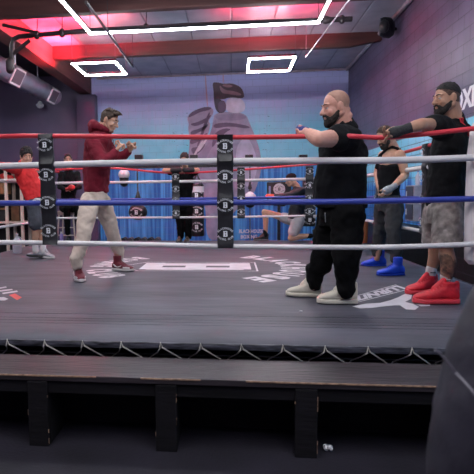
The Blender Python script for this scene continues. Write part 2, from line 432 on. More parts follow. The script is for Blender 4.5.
# ------------------------------------------------------------------ lights the room has, plus unseen fill lamps
def emis(name, col, s):
    m = bpy.data.materials.new(name); m.use_nodes = True; nt = m.node_tree; nt.nodes.clear()
    e = nt.nodes.new('ShaderNodeEmission'); o = nt.nodes.new('ShaderNodeOutputMaterial'); e.inputs[0].default_value = (*col, 1); e.inputs[1].default_value = s
    nt.links.new(e.outputs[0], o.inputs[0]); return m
M_led = emis('led_white', (0.93, 0.95, 1.0), 32.0)
M_alu = mat('black_aluminium', (0.02, 0.02, 0.024), 0.4, metal=0.5)
M_cable = mat('hanging_wire', (0.1, 0.08, 0.09), 0.5, metal=0.4)
M_led2 = emis('led_white_far', (0.93, 0.95, 1.0), 42.0); M_led3 = emis('led_white_dim', (0.93, 0.95, 1.0), 13.0)
def led_frame(x0, x1, y0, y1, z, label, w=0.045, m_=None, th=0.03):
    group = None; m_ = m_ or M_led
    root = empty('led_frame_light', ((x0+x1)/2, (y0+y1)/2, z), label, 'ceiling light', group)
    for a, b in (((x0, y0), (x1, y0)), ((x1, y0), (x1, y1)), ((x1, y1), (x0, y1)), ((x0, y1), (x0, y0))):
        c = V(((a[0]+b[0])/2, (a[1]+b[1])/2, z)); d = (abs(a[0]-b[0])+w, abs(a[1]-b[1])+w, 0.04)
        MB().box(c + V((0, 0, 0.045)), (d[0], d[1], 0.05)).build('housing', M_alu, root, smooth=False)
        MB().box(c + V((0, 0, 0.005)), (d[0]-0.008, d[1]-0.008, th)).build('light_strip', m_, root, smooth=False)
    for x in (x0, x1):
        for y in (y0, y1): MB().tube([(x, y, z+0.06), (x, y, CEIL-0.02)], 0.005, n=5).build('hanging_wire', M_cable, root)
    return root
led_frame(-2.50, 1.47, 4.5, 9.2, 4.30, 'large rectangular outline of white light tubes hung over the ring', 0.038)
led_frame(-3.46, -2.50, 11.18, 12.3, 4.30, 'small glowing rectangular light frame near the left beam', 0.042, M_led2, 0.022)
led_frame(0.38, 1.35, 11.4, 12.6, 4.30, 'small glowing rectangular light frame right of the mural glove', 0.042, M_led2, 0.022)
led_frame(-3.2, 2.4, -0.6, 2.2, 4.3, 'unseen rectangle of white light tubes added as front fill over the viewer side bench', 0.06, M_led3)  # extra frame out of view, added to fill the ring from the front

def lamp(name, typ, loc, energy, col, rot=None, size=None, sy=None, spot=None):
    l = bpy.data.lights.new(name, typ); l.energy = energy; l.color = col
    o = bpy.data.objects.new(name, l); o.location = loc; COL.objects.link(o)
    if typ == 'AREA':
        l.shape = 'RECTANGLE'; l.size = size; l.size_y = sy or size
    if typ == 'SPOT': l.spot_size = spot; l.spot_blend = 0.6; l.shadow_soft_size = 0.08
    if rot is not None: o.rotation_euler = rot
    return o
# red LED battens fixed along the back face of the roof beam, facing the next bay
def red_batten(x0, x1, y, z, energy, label):
    c = V(((x0+x1)/2, y, z)); root = empty('red_light_batten', c, label, 'strip light', 'red strip lights behind the roof beam')
    MB().box(c, (x1-x0, 0.05, 0.07)).build('housing', M_alu, root, smooth=False)
    MB().box(c + V((0, 0.03, 0.0)), (x1-x0-0.02, 0.012, 0.05)).build('light_strip', emis('led_red', (1.0, 0.015, 0.06), 3.0), root, smooth=False)
    l = lamp('batten_light', 'AREA', (0, 0.045, 0), energy, (1.0, 0.03, 0.09), size=x1-x0, sy=0.05); l.parent = root; l.data.spread = 1.72; l.rotation_euler = V((0, 1, 1.08)).to_track_quat('-Z', 'Y').to_euler()
red_batten(-4.25, -2.4, 9.62, 4.80, 330, 'long red strip light behind the roof beam at the left end')
red_batten(0.0, 1.7, 9.62, 4.80, 190, 'red strip light behind the roof beam above the right of the ring')
# red up-light strip riding on top of the small left light frame, facing the left beam
c = V((-3.46, 11.74, 4.385)); root = empty('red_light_batten', c, 'thin red strip light lying on top of the small left light frame', 'strip light')
MB().box(c, (0.03, 1.0, 0.03)).build('housing', M_alu, root, smooth=False)
for dy, dx_ in ((0, -1), ):
    l = lamp('batten_light', 'AREA', (-0.02, 0, 0.018), 62, (1.0, 0.025, 0.06), size=0.03, sy=1.0); l.parent = root
    l.data.spread = 1.5; d = V((-1, 0, 0.95)).normalized(); yy = V((0, 1, 0)); zz = -d; xx = yy.cross(zz)
    l.rotation_euler = Matrix((xx, yy, zz)).transposed().to_euler()
# unseen overhead panels beside and behind the viewer; those behind added as front fill
def panel(x, y, e, label, sx=1.2, sy=2.4, z=5.0):
    root = empty('unseen_panel_light', (x, y, z), label, 'ceiling light', 'ceiling panel lights outside the ring')
    MB().box((x, y, z+0.035), (sx+0.08, sy+0.08, 0.05)).build('panel_frame', M_alu, root, smooth=False)
    MB().box((x, y, z), (sx, sy, 0.02)).build('diffuser', emis('panel_glow', (0.95, 0.95, 1.0), e), root, smooth=False)
panel(-1.8, 0.6, 3.5, 'unseen white fill panel added behind the viewer'); panel(1.2, 0.6, 3.5, 'unseen white fill panel added behind the viewer')
panel(-6.3, 5.0, 6, 'white ceiling panel light in the side bay', z=5.12); panel(-6.3, 10.5, 5, 'white ceiling panel light in the side bay', z=5.12)

# ------------------------------------------------------------------ pipes, duct, speaker
M_pipe = mat('painted_pipe', (0.03, 0.02, 0.024), 0.45, metal=0.2)
sp = empty('sprinkler_pipe', (-1, 9.0, 4.4), 'dark sprinkler pipe with an elbow crossing the roof beside the white tubes', 'pipe')
MB().tube([at(12, 62, 9.3), at(12, 45, 9.3), at(14, 39, 9.3), at(19, 36.5, 9.3), at(92, 30.5, 9.3), at(230, 23.5, 9.35), at(352, 19, 9.4)], 0.045, n=10).build('pipe', M_pipe, sp)
MB().cap(at(10, 62, 9.3), at(10, 70, 9.3), 0.08, 0.07, n=12).build('valve', M_pipe, sp)
MB().tube([at(12, 55, 9.3), at(30, 40, 9.3)], 0.035, n=8).build('brace', M_pipe, sp)
for x, y in ((37, 35), (146, 28), (62, 33)): MB().cap(at(x, y+1.2, 9.3), at(x, y-1.2, 9.3), 0.06, n=10).tube([at(x, y, 9.3), at(x+0.5, y-16, 9.3)], 0.008, n=5).build('pipe_hanger', M_pipe, sp)
o = MB().tube([at(338, 20, 9.4), at(350, 19.5, 9.4)], 0.02).cap(at(326, 20, 9.4), at(333, 20, 9.4), 0.07, 0.04).cap(at(342, 21, 9.4), at(342, 18, 9.4), 0.05).build('sprinkler_head', M_pipe, sp)
ce = at(133, 67, 11.5); cm = at(108, 32, 8.2)
cd = MB().tube([at(86, 2, 6.8), ce], 0.022, n=7).tube([ce, V((ce.x, ce.y, CEIL-.01))], 0.006, n=5).tube([cm, V((cm.x, cm.y, CEIL-.01))], 0.006, n=5).build('conduit', M_pipe)
tag(cd, 'thin dark conduit slanting away across the roof above the left lights', 'conduit')
cd = MB().tube([at(3, 25, 9.0), at(38, 33, 9.0)], 0.03, n=7).build('conduit', M_pipe)
tag(cd, 'short dark conduit stub joining the sprinkler pipe at far left', 'conduit')
ce = at(306, 57, 11.5)
cd = MB().tube([at(354, -6, 6.5), ce], 0.011, n=6).tube([ce, V((ce.x, ce.y, CEIL-.01))], 0.006, n=5).build('conduit', M_pinkpipe)
tag(cd, 'thin pale conduit running back to the small light frame on the right', 'conduit')

M_duct = mat('duct_metal', (0.30, 0.27, 0.34), 0.35, metal=0.35, var=0.15, vscale=4)
dk = empty('air_duct', (-5.2, 12.5, 4.4), 'round grey spiral air duct hung at upper left', 'air duct')
d0, d1 = V((-5.1, 9.0, 4.26)), V((-5.1, 14.6, 4.30))
rings = []
ns = 60
mb = MB(); pts = [d0.lerp(d1, i/ns) for i in range(ns+1)]; mb.tube(pts, 0.2, n=28, rs=[0.235 + (0.008 if i % 4 == 0 else 0) for i in range(ns+1)]); mb.build('duct_tube', M_duct, dk)
M_grille = mat('register_frame', (0.85, 0.74, 0.8), 0.45); M_gr2 = mat('register_slats', (0.16, 0.11, 0.14), 0.5, metal=0.2)
for (px, py, Y) in ((14.5, 73.5, 11.6), (45, 89.5, 14.0)):
    c = at(px, py, Y); axis = (d1-d0).normalized(); dc = d0 + axis*((c-d0).dot(axis)); out = (EYE*0.35 + V((0, 4, 1.5))*0.65 - dc); out -= axis*out.dot(axis); out.normalize(); t = axis.cross(out)
    R = Matrix((axis, t, out)).transposed(); c = dc + out*0.235
    g = MB().box(c, (0.56, 0.40, 0.035), R).build('register', M_grille, dk, smooth=False, bevel=0.006)
    MB().box(c + out*0.014, (0.47, 0.31, 0.018), R).build('grille_recess', M_gr2, g, smooth=False)
    s = MB()
    for k in range(7): s.box(c + t*(-0.13+0.043*k) + out*0.022, (0.46, 0.025, 0.012), R)
    s.build('slats', M_gr2, g, smooth=False)
for (px, py, Y, L) in ((22, 68, 12.0, .6), (37, 78, 13.4, .6)):
    b = at(px, py, Y); b.x = -5.1; b.z = 4.5; MB().tube([b, b+V((0, 0, 0.62))], 0.012, n=6).build('duct_hanger', M_duct, dk)
tag(MB().cap(at(40, 104.6, 15.5), at(40, 103.3, 15.5), 0.12, 0.07, n=18).ell(at(40, 105.6, 15.5), (0.11, 0.11, 0.035)).build('ceiling_fan_light', mat('lamp_white', (0.9, 0.9, 0.92), 0.4), voxel=0), 'small round white fitting on the plum wall under the duct', 'wall lamp')

spk = empty('wall_speaker', (WX-0.1, 12.0, 4.9), 'black round speaker bracketed high on the purple wall', 'speaker')
c = at(389, 28, 11.3)
MB().loft([(c+V((0.1, 0.05, 0)), (0, .12, 0), (0, 0, .14)), (c+V((0.02, 0, 0)), (.02, .2, 0), (0, 0, .2)), (c+V((-0.12, -0.05, 0)), (.03, .21, 0), (0, 0, .2)), (c+V((-0.2, -0.08, 0)), (.03, .17, 0), (0, 0, .17))], n=24).build('cabinet', M_steel, spk)
MB().ell(c+V((-0.16, -0.22, -0.03)), (0.1, 0.1, 0.13)).build('driver_cone', M_vinyl, spk)
MB().tube([c+V((0.05, 0, 0)), V((WX, c.y+0.1, c.z))], 0.03).build('bracket', M_steel, spk)

# ------------------------------------------------------------------ the ring
ring = empty('boxing_ring', (-0.65, 6.8, FZ), 'low boxing ring with dark printed canvas and red white blue ropes', 'boxing ring')
CX0, CX1, CY0, CY1 = -4.05, 2.50, 3.30, 10.75
def rounded_slab(x0, x1, y0, y1, z0, z1, r, sag=True):
    """slab whose rim rolls over with radius r, with a gentle uneven top"""
    mb = MB(); nx, ny = 66, 74
    rx = 0.26; NK = 9
    xs = [x0 + rx*(1-math.cos(PI/2*k/NK)) for k in range(NK+1)] + [x0+rx+(x1-x0-2*rx)*i/nx for i in range(1, nx)] + [x1 - rx*(1-math.cos(PI/2*k/NK)) for k in range(NK, -1, -1)]
    ys = [y0 + rx*(1-math.cos(PI/2*k/NK)) for k in range(NK+1)] + [y0+rx+(y1-y0-2*rx)*i/ny for i in range(1, ny)] + [y1 - rx*(1-math.cos(PI/2*k/NK)) for k in range(NK, -1, -1)]
    def hgt(x, y):
        def e(t, a, b):
            d = min(t-a, b-t)
            return r*(1 - max(1-((rx-min(d, rx))/rx)**2.6, 0)**0.5) if d < rx else 0
        z = z1 - max(e(x, x0, x1), e(y, y0, y1))
        if min(x-x0, x1-x, y-y0, y1-y) > r: z += 0.0
        return z
    g = [[mb.bm.verts.new((x, y, hgt(x, y))) for y in ys] for x in xs]
    for i in range(len(xs)-1):
        for j in range(len(ys)-1): mb.bm.faces.new((g[i][j], g[i+1][j], g[i+1][j+1], g[i][j+1]))
    border = [g[i][0] for i in range(len(xs))] + [g[-1][j] for j in range(1, len(ys))] + [g[i][-1] for i in range(len(xs)-2, -1, -1)] + [g[0][j] for j in range(len(ys)-2, 0, -1)]
    bot = [mb.bm.verts.new((v.co.x, v.co.y, z0)) for v in border]
    for i in range(len(border)):
        j = (i+1) % len(border); mb.bm.faces.new((border[i], bot[i], bot[j], border[j]))
    mb.bm.faces.new(bot)
    return mb
canvas = rounded_slab(CX0, CX1, CY0, CY1, 0.395, CZ, 0.072).build('canvas', M_canvas, ring)
PZ = CZ + 0.0015
ex, ey = -0.47, 6.68
BOLD[0] = 0.055
# centre emblem reads from the left side (its top points to +x)
efn = lambda p: V((ex + p[1], ey - p[0], PZ))
mb = MB(); arc_text(mb, 'BLACKHOUSE', 0, 0, 1.12, 149, 31, 0.32, False, efn); mb.build('printed_name', M_print, canvas, smooth=False)
mb = MB(); arc_text(mb, 'BOXING CLUB', 0, 0, 1.10, 222, 318, 0.30, True, efn); mb.build('printed_name', M_print, canvas, smooth=False)
mb = MB(); block_B(mb, 0, 0.0, 0.66, 1.42, efn, 0.35, 0.19); 
mb.build('printed_letter', M_print, canvas, smooth=False)
def outline(mb, pts, w, fn):
    n = len(pts)
    for i in range(n):
        a, b = V((*pts[i], 0)), V((*pts[(i+1) % n], 0)); d = (b-a).normalized(); nn = V((-d.y, d.x, 0))*w/2
        q = [a-nn-d*w/2, b-nn+d*w/2, b+nn+d*w/2, a+nn-d*w/2]; mb.geo([(p.x, p.y) for p in q], [(0, 1, 2, 3)], fn)
mb = MB(); outline(mb, [(-0.40, 0.78), (0.40, 0.78), (0.42, -0.70), (0, -1.0), (-0.42, -0.70)], 0.022, efn); mb.build('printed_border', M_print, canvas, smooth=False)
# sponsor print near right
def on_canvas(pix, m, name):
    mb = MB(); f = [mb.bm.verts.new(V((q.x, q.y, PZ))) for q in (gz(x, y, CZ) for x, y in pix)]; mb.bm.faces.new(f); bmesh.ops.triangulate(mb.bm, faces=mb.bm.faces[:])
    return mb.build(name, m, canvas, smooth=False)
def pixpoly(pix): return [gz(x, y, CZ) for x, y in pix]
A, B_, C_, D_ = gz(352, 304, CZ), gz(411, 289, CZ), gz(396, 284.5, CZ), gz(352, 297, CZ)
def quadfn(u, v): return (A.lerp(B_, u)).lerp(D_.lerp(C_, u), v)
mb = MB()
vs, fs = tg('LURNIT'); xs = [p[0] for p in vs]; x0, x1 = min(xs), max(xs)
mb.geo([(1-(p[0]-x0)/(x1-x0), p[1]/0.72) for p in vs], fs, lambda p: (lambda q: V((q.x, q.y, PZ)))(quadfn(p[0]*0.94+0.03, 1-(p[1]*0.64+0.18))))
for v0, v1 in ((0.0, 0.07), (0.93, 1.0)): mb.geo([(0, v0), (1, v0), (1, v1), (0, v1)], [(0, 1, 2, 3)], lambda p: (lambda q: V((q.x, q.y, PZ)))(quadfn(*p)))
mb.build('printed_sponsor', M_print, canvas, smooth=False)
on_canvas([(352,306.5),(366,303.8),(380,303),(390,300.5),(398,297.5),(405,294),(412,295),(411,299),(405,302),(413,304),(419,307),(415,310),(406,309.5),(400,305.5),(394,305.5),(384,306.5),(372,308),(360,308.5)], M_print, 'printed_figure')
on_canvas([(414,301),(420,300.5),(430,303.5),(430,306),(421,306.5),(416,304)], M_print, 'printed_figure')
BOLD[0] = 0.022
# sponsor print near left
on_canvas([(9,295.2),(15,293.6),(22,297.6),(17,300.2)], M_redprint, 'printed_sponsor')
on_canvas([(-6,288.5),(6,286.5),(7,287.6),(-6,290)], M_print, 'printed_sponsor')
on_canvas([(-6,291),(12,289.0),(13,290.2),(-6,292.5)], M_print, 'printed_sponsor')
on_canvas([(2,293.0),(17,290.6),(18,292),(3,294.2)], M_print, 'printed_sponsor')
on_canvas([(-6,297.5),(4,297.2),(8.5,299),(5,300.6),(-6,300.6)], M_print, 'printed_sponsor')
# faint tape lines along the front of the canvas
M_tape = mat('canvas_tape', (0.052, 0.05, 0.066), 0.5, var=.4, vscale=3)
mb = MB()
for y, w in ((3.92, 0.012), (3.78, 0.018), (3.70, 0.010), (3.62, 0.014)): mb.box((-0.775, y, CZ+0.0006), (6.35, w, 0.0012))
mb.build('tape_line', M_tape, canvas, smooth=False)
# black hem sewn under the rolled front edge
M_hem = mat('black_hem', (0.05, 0.05, 0.065), 0.4, var=0.9, vscale=22, bump=0.5, bscale=20, stretch=(0.5, 1, 3))
for c_, d_ in (((-0.775, CY0-0.004, 0.412), (6.56, 0.016, 0.046)), ((CX1+0.004, 7.02, 0.412), (0.016, 7.45, 0.046)), ((CX0-0.004, 7.02, 0.412), (0.016, 7.45, 0.046))):
    MB().box(c_, d_).build('canvas_hem', M_hem, canvas, smooth=True, bevel=0.008)
# deck edge, frame and legs
MB().box((-0.775, 7.06, 0.365), (6.3, 7.15, 0.055)).build('deck_board', M_ply, ring, smooth=False)
fr = MB()
for y in (3.42, 7.0, 10.6): fr.box((-0.775, y, 0.20), (6.3, 0.06, 0.12))
for x in (-3.9, -0.775, 2.35): fr.box((x, 7.0, 0.20), (0.06, 7.2, 0.12))
fr.build('steel_frame', M_steel, ring, smooth=False)
for x in (-3.9, -2.2, -0.42, 1.3, 2.35):
    for y in (3.44, 7.0, 10.6): MB().box((x, y, 0.045), (0.10, 0.10, 0.21)).build('frame_leg', M_steel, ring, smooth=False)
# lacing: one continuous cord through the canvas hem, hooked under the frame
pts = []; x = -3.9; rs = []
while x < 2.4:
    pts += [V((x, 3.280, 0.438)), V((x+0.010, 3.279, 0.405)), V((x+0.150, 3.345, 0.300)), V((x+0.158, 3.37, 0.285)), V((x+0.185, 3.39, 0.31)), V((x+0.232, 3.345, 0.350)), V((x+0.256, 3.279, 0.395))]
    x += 0.264
MB().tube(pts, 0.0048, n=6).build('lacing_cord', M_lace, ring)
MB().tube([(-3.95, 3.385, 0.325), (2.4, 3.385, 0.325)], 0.006, n=6).build('hem_cable', mat('grey_cable', (0.12, 0.11, 0.11), 0.5, metal=0.4), ring)

# corner posts and pads
for (x, y) in ((RX+0.12, NEAR-0.12), (RX+0.12, FAR+0.12), (LX-0.12, NEAR-0.12), (LX-0.12, FAR+0.12)):
    MB().cap((x, y, CZ-0.02), (x, y, 2.02), 0.05, n=16, flat=True).cap((x, y, 2.0), (x, y, 2.04), 0.058, n=16).build('corner_post', M_steel, ring)
ZR = (1.0, 1.345, 1.665, 1.875)
def cpad(cx, cy, sx, sy, m):
    ang = math.atan2(sy, sx); R = Matrix.Rotation(ang, 3, 'Z'); f = R @ V((1, 0, 0)); s = R @ V((0, 1, 0))
    st = []
    for z, w, t in ((0.84, .16, .03), (0.88, .20, .055), (1.2, .205, .065), (1.7, .20, .06), (1.90, .17, .05), (1.95, .12, .025)):
        st.append((V((cx, cy, z)), s*w, f*t))
    MB().loft(st, n=24, e=4).build('corner_pad', m, ring)
cpad(RX-0.045, NEAR+0.20, -1, 1, M_whitevinyl); cpad(RX-0.06, FAR-0.06, -1, -1, M_vinyl); cpad(LX+0.06, NEAR+0.06, 1, 1, M_whitevinyl)
# ropes
RM = (M_whiterope, M_bluerope, M_whiterope, M_redrope); RR = (0.020, 0.023, 0.026, 0.019)
RN = ('white rope', 'blue rope', 'white rope', 'red rope')
def smooth_pts(ps, n=10):
    out = []
    ps = [V(p) for p in ps]; e = [ps[0]*2-ps[1]] + ps + [ps[-1]*2-ps[-2]]
    for i in range(1, len(e)-2):
        for k in range(n):
            t = k/n; a, b, c, d = e[i-1], e[i], e[i+1], e[i+2]
            out.append(0.5*((2*b) + (c-a)*t + (2*a-5*b+4*c-d)*t*t + (3*b-a-3*c+d)*t**3))
    out.append(ps[-1]); return out
def rope(ps, k):
    o = MB().tube(smooth_pts(ps), RR[k], n=12).build('rope', RM[k], ring); o['label'] = RN[k]; return o
XL, XR = LX-0.1, RX+0.1
for k in range(4):
    z = ZR[k]
    if k == 3: ps = [(XL, NEAR, 1.90), (-1.9, NEAR, 1.905), at(47, 136, NEAR), at(225, 137.2, NEAR), at(300, 136.5, NEAR), at(345, 136, NEAR), at(382, 137.5, NEAR), at(425, 134, NEAR), (XR, NEAR, 1.90)]
    elif k == 0: ps = [(XL, NEAR, z+.02), at(0, 242.5, NEAR), at(120, 244, NEAR), at(225, 246.3, NEAR), at(360, 247.3, NEAR), at(425, 246, NEAR), (XR, NEAR, z+.02)]
    elif k == 2: ps = [(XL, NEAR, z), at(0, 166, NEAR), at(120, 163, NEAR), at(225, 161.2, NEAR), at(360, 160.5, NEAR), at(425, 159.5, NEAR), (XR, NEAR, z)]
    else: ps = [(XL, NEAR, z+.01), at(0, 203.3, NEAR), at(225, 202.5, NEAR), at(380, 201, NEAR), (XR, NEAR, z+.01)]
    rope(ps, k)
    if k == 3: ps = [(XL, FAR, 1.92), at(115, 168.5, FAR), at(163, 172.5, FAR), at(200, 172.3, FAR), at(245, 169.5, FAR), (XR, FAR, 1.97)]
    else: ps = [(XL, FAR, z), (-0.6, FAR, z-0.004), (XR, FAR, z+0.01)]
    rope(ps, k)
    rope([(RX, NEAR-.1, z+(0.02 if k == 3 else 0)), (RX, 6.8, z-0.005), (RX, FAR+.1, z)], k)
    rope([(LX, NEAR-.1, z), (LX, 6.8, z-0.02), (LX, FAR+.1, z)], k)
# rope spacer straps with the club emblem
def strap(ptop, pbot, side, front, w=0.126, label=None, es=None):
    ptop, pbot, side, front = V(ptop), V(pbot), V(side), V(front)
    st = []; n = 26; zt, zb = ptop.z, pbot.z
    for i in range(n+1):
        t = i/n; c = ptop.lerp(pbot, t)
        near = min(abs(c.z-z) for z in ZR); b = 0.012 + 0.022*math.exp(-(near/0.03)**2)
        st.append((c, side*(w/2)*(1-0.04*math.sin(t*PI*6)), front*b))
    o = MB().loft(st, n=20, e=5).build('rope_spacer', M_vinyl, ring)
    L = (ptop-pbot).length; upv = (ptop-pbot).normalized()
    for t in (0.10, 0.365, 0.615, 0.87):
        c = ptop.lerp(pbot, t) + front*0.037
        emblem('club_emblem', o, c, side, upv, es or w*0.88, M_logo)
    # small flattened plates behind the prints so they sit on the sleeve
    return o
fr_ = V((0, -1, 0))
strap(at(45.5, 134, NEAR-.01), at(50.5, 244.5, NEAR-.01), (1, 0, 0), fr_); strap(at(225, 135, NEAR-.01), at(225.5, 248, NEAR-.01), (1, 0, 0), fr_)
for x in (-1.03, 0.17, 1.39): strap((x, FAR-.01, 1.90 if x > -1 else 1.84), (x, FAR-.01, 0.97), (1, 0, 0), fr_, 0.14)
for y in (5.6, 7.35): strap((RX-.01, y, 1.90), (RX-.01, y, 0.97), (0, -1, 0), V((-1, 0, 0)), 0.13)
strap((LX+.01, 5.6, 1.90), (LX+.01, 5.6, 0.97), (0, 1, 0), V((1, 0, 0)), 0.13)

# ------------------------------------------------------------------ bench in front of the ring
bn = empty('bench', (-0.4, 3.0, FZ), 'long worn black wooden bench step running along the ring front', 'bench')
MB().box((-0.7, 2.99, 0.352), (5.6, 0.37, 0.036)).build('seat_board', M_benchtop, bn, smooth=False, bevel=0.004)
x = -3.45
while x < 2.0:   # worn strips of bare wood along the front edge
    w = random.uniform(0.05, 0.32)
    if random.random() < 0.72: MB().box((x+w/2, 2.8035, 0.3665), (w, 0.0045, 0.0085)).build('bare_edge', M_wear, bn, smooth=False)
    x += w
MB().box((-0.7, 2.835, 0.295), (5.6, 0.03, 0.075)).build('front_rail', M_bench, bn, smooth=False, bevel=0.003)
MB().box((-0.7, 3.165, 0.13), (5.6, 0.02, 0.38)).build('back_panel', M_bench, bn, smooth=False)
for k, x in enumerate((-3.5, -2.71, -1.92, -1.13, -0.375, 0.405, 1.2, 1.95)):
    MB().box((x, 2.815, 0.135), (0.12, 0.028, 0.39)).box((x+0.045, 2.98, 0.135), (0.03, 0.30, 0.39)).build('leg', M_bench, bn, smooth=False, bevel=0.003)
    mb = MB()
    for _ in range(5):
        z = random.uniform(-0.03, 0.31); mb.box((x+0.0605*random.choice((-1, 1, 1)), 2.802, z), (0.003, 0.004, random.uniform(0.01, 0.05)))
    mb.build('chipped_edge', M_wear, bn, smooth=False)
o = MB()
p = gz(328, 451, FZ)
for _ in range(16): o.ell(p + V((random.uniform(-.018, .018), random.uniform(-.016, .016), 0.016+random.uniform(-.004, .012))), random.uniform(.007, .013), n=6, m=4)
tag(o.build('crumpled_tissue', mat('tissue', (0.75, 0.73, 0.74), 0.8), smooth=False), 'crumpled white tissue on the floor under the bench', 'tissue')
p = gz(310, 318, CZ)
tag(MB().ell(V((310, 0, 0))*0 + V((gz(301, 311.5, CZ).x, gz(301, 311.5, CZ).y, CZ+0.004)), (0.012, 0.008, 0.004)).build('paper_scrap', MATS['tissue']), 'tiny white scrap lying on the canvas in front of the cream shoes', 'scrap')
# ------------------------------------------------------------------ bag rig and hanging bags at the back
RY = 12.6
rig = empty('bag_rack', (-0.8, RY, FZ), 'black steel bag rack beam running across in front of the mural', 'bag rack')
bz = at(220, 165, RY).z
MB().box((-0.75, RY, bz), (6.9, 0.09, 0.10)).build('beam', M_steel, rig, smooth=False)
for x in (-4.1, 2.65): MB().box((x, RY, bz/2), (0.09, 0.09, bz)).build('upright', M_steel, rig, smooth=False)
for x in (139, 194, 249, 303):
    c = at(x, 158.5, RY); MB().box(c, (0.19, 0.2, 0.17)).box(c+V((0, 0, -0.1)), (0.1, 0.12, 0.1)).build('swivel_box', M_steel, rig, smooth=False, bevel=0.012)
M_strap = mat('bag_strap', (0.04, 0.04, 0.045), 0.6)
M_bagw = mat('bag_white_band', (0.6, 0.6, 0.64), 0.5)
def hbag(x, ytop, ybot, wpx, label, white=False, Y=RY, logos=3, ys=None):
    c = at(x, (ytop+ybot)/2, Y); t = at(x, ytop, Y); b = at(x, ybot, Y); r = wpx*Y/F/2
    root = empty('heavy_bag', t, label, 'punching bag')
    k = [V((c.x, c.y, z)) for z in (b.z, b.z+0.03, t.z-0.03, t.z)]
    MB().loft([(k[0], (r*.9, 0, 0), (0, r*.9, 0)), (k[1], (r, 0, 0), (0, r, 0)), (k[2], (r, 0, 0), (0, r, 0)), (k[3], (r*.9, 0, 0), (0, r*.9, 0))], n=24).build('bag_body', M_vinyl, root)
    mb = MB(); top = V((c.x, c.y, bz-0.18))
    for a in range(4): mb.tube([V((c.x + r*.85*math.cos(a*PI/2+.6), c.y + r*.85*math.sin(a*PI/2+.6), t.z)), V((c.x, c.y, t.z+0.26))], 0.012, n=6)
    mb.tube([V((c.x, c.y, t.z+0.25)), top], 0.012, n=6); mb.build('straps', M_strap, root)
    if white:
        MB().loft([(V((c.x, c.y, t.z-0.06)), (r*1.02, 0, 0), (0, r*1.02, 0)), (V((c.x, c.y, t.z-0.20)), (r*1.02, 0, 0), (0, r*1.02, 0))], n=24).build('white_band', M_bagw, root)
    for i in range(logos):
        z = t.z + (b.z-t.z)*((i+0.7)/(logos+0.3))
        emblem('bag_emblem', root, (c.x, c.y-r-0.012, z), (1, 0, 0), (0, 0, 1), r*1.5, M_logo)
    return root
hbag(197, 184, 236, 14, 'black heavy bag with white top band hanging behind the leaning man', white=True)
hbag(309, 178, 226, 13, 'black heavy bag with stacked white emblems hanging behind the kneeling man', logos=4)
# round body bag on a pole left
c = at(138, 212, RY); root = empty('heavy_bag', c, 'squat black body bag on a long strap left of the leaning man', 'punching bag')
MB().ell(c, (0.235, 0.235, 0.2), n=22, m=14).build('bag_body', M_vinyl, root)
MB().cap(c+V((0, 0, .16)), at(138, 192, RY), 0.13, 0.03, n=14).build('bag_neck', M_vinyl, root)
MB().tube([at(138, 196, RY), V((c.x, c.y, bz))], 0.017).build('straps', M_strap, root)
emblem('bag_emblem', root, c+V((0, -0.245, 0.0)), (1, 0, 0), (0, 0, 1), 0.26, M_logo)
# white speed ball
c = at(250, 196, RY); root = empty('speed_ball', c, 'white topped speed ball on a thin black pole left of the kneeling man', 'speed ball')
MB().loft([(c+V((0, 0, z)), (w, 0, 0), (0, w, 0)) for z, w in ((-.13, .05), (-.10, .13), (-.04, .155), (.03, .13), (.08, .07), (.11, .02))], n=22).build('ball', M_bagw, root)
MB().cap(c+V((0, 0, -.15)), c+V((0, 0, -.10)), 0.14, 0.15, n=18).build('ball_base', M_vinyl, root)
MB().tube([c+V((0, 0, .08)), V((c.x, c.y, bz))], 0.014).tube([c+V((0, 0, -.2)), V((c.x, c.y, FZ))], 0.014).cap(c+V((0, 0, .2)), c+V((0, 0, .34)), 0.05, 0.02).build('pole', M_strap, root)
MB().cap((c.x, c.y, FZ), (c.x, c.y, FZ+0.05), 0.3, 0.26, n=20, flat=True).build('base', M_vinyl, root)
c = at(124, 174, RY); root = empty('speed_ball', c, 'pale speed ball hanging just right of the maroon hoodie', 'speed ball')
MB().loft([(c+V((0, 0, z)), (w, 0, 0), (0, w, 0)) for z, w in ((-.13, .05), (-.10, .11), (-.03, .145), (.05, .13), (.11, .07), (.14, .02))], n=22).build('ball', M_bagw, root)
MB().cap(c+V((0, 0, -.22)), c+V((0, 0, -.12)), 0.10, 0.12, n=18).build('ball_base', M_vinyl, root)
MB().tube([c+V((0, 0, .12)), V((c.x, c.y, bz))], 0.014).build('straps', M_strap, root)
# round-emblem board behind kneeling man
c = at(279, 193, 13.6); root = empty('wall_target_board', c, 'black board with a round white emblem behind the kneeling man', 'target board')
MB().box(c, (0.62, 0.08, 0.58)).build('board', M_vinyl, root, smooth=False, bevel=0.02)
MB().cap(c+V((0.0, -0.06, 0.1)), c+V((0.0, -0.04, 0.1)), 0.15, n=24, flat=True).build('round_emblem', M_bagw, root)
MB().box(c+V((-0.24, -0.045, 0.0)), (0.05, 0.02, 0.36)).build('side_stripe', mat('stripe_blue', (0.2, 0.3, 0.5), 0.5), root, smooth=False)
MB().box(V((c.x, c.y, (c.z-.29+FZ)/2)), (0.08, 0.06, c.z-.29-FZ)).build('stand', M_steel, root, smooth=False)
emblem('club_emblem', root, c+V((0.0, -0.064, 0.1)), (1, 0, 0), (0, 0, 1), 0.2, M_vinyl)
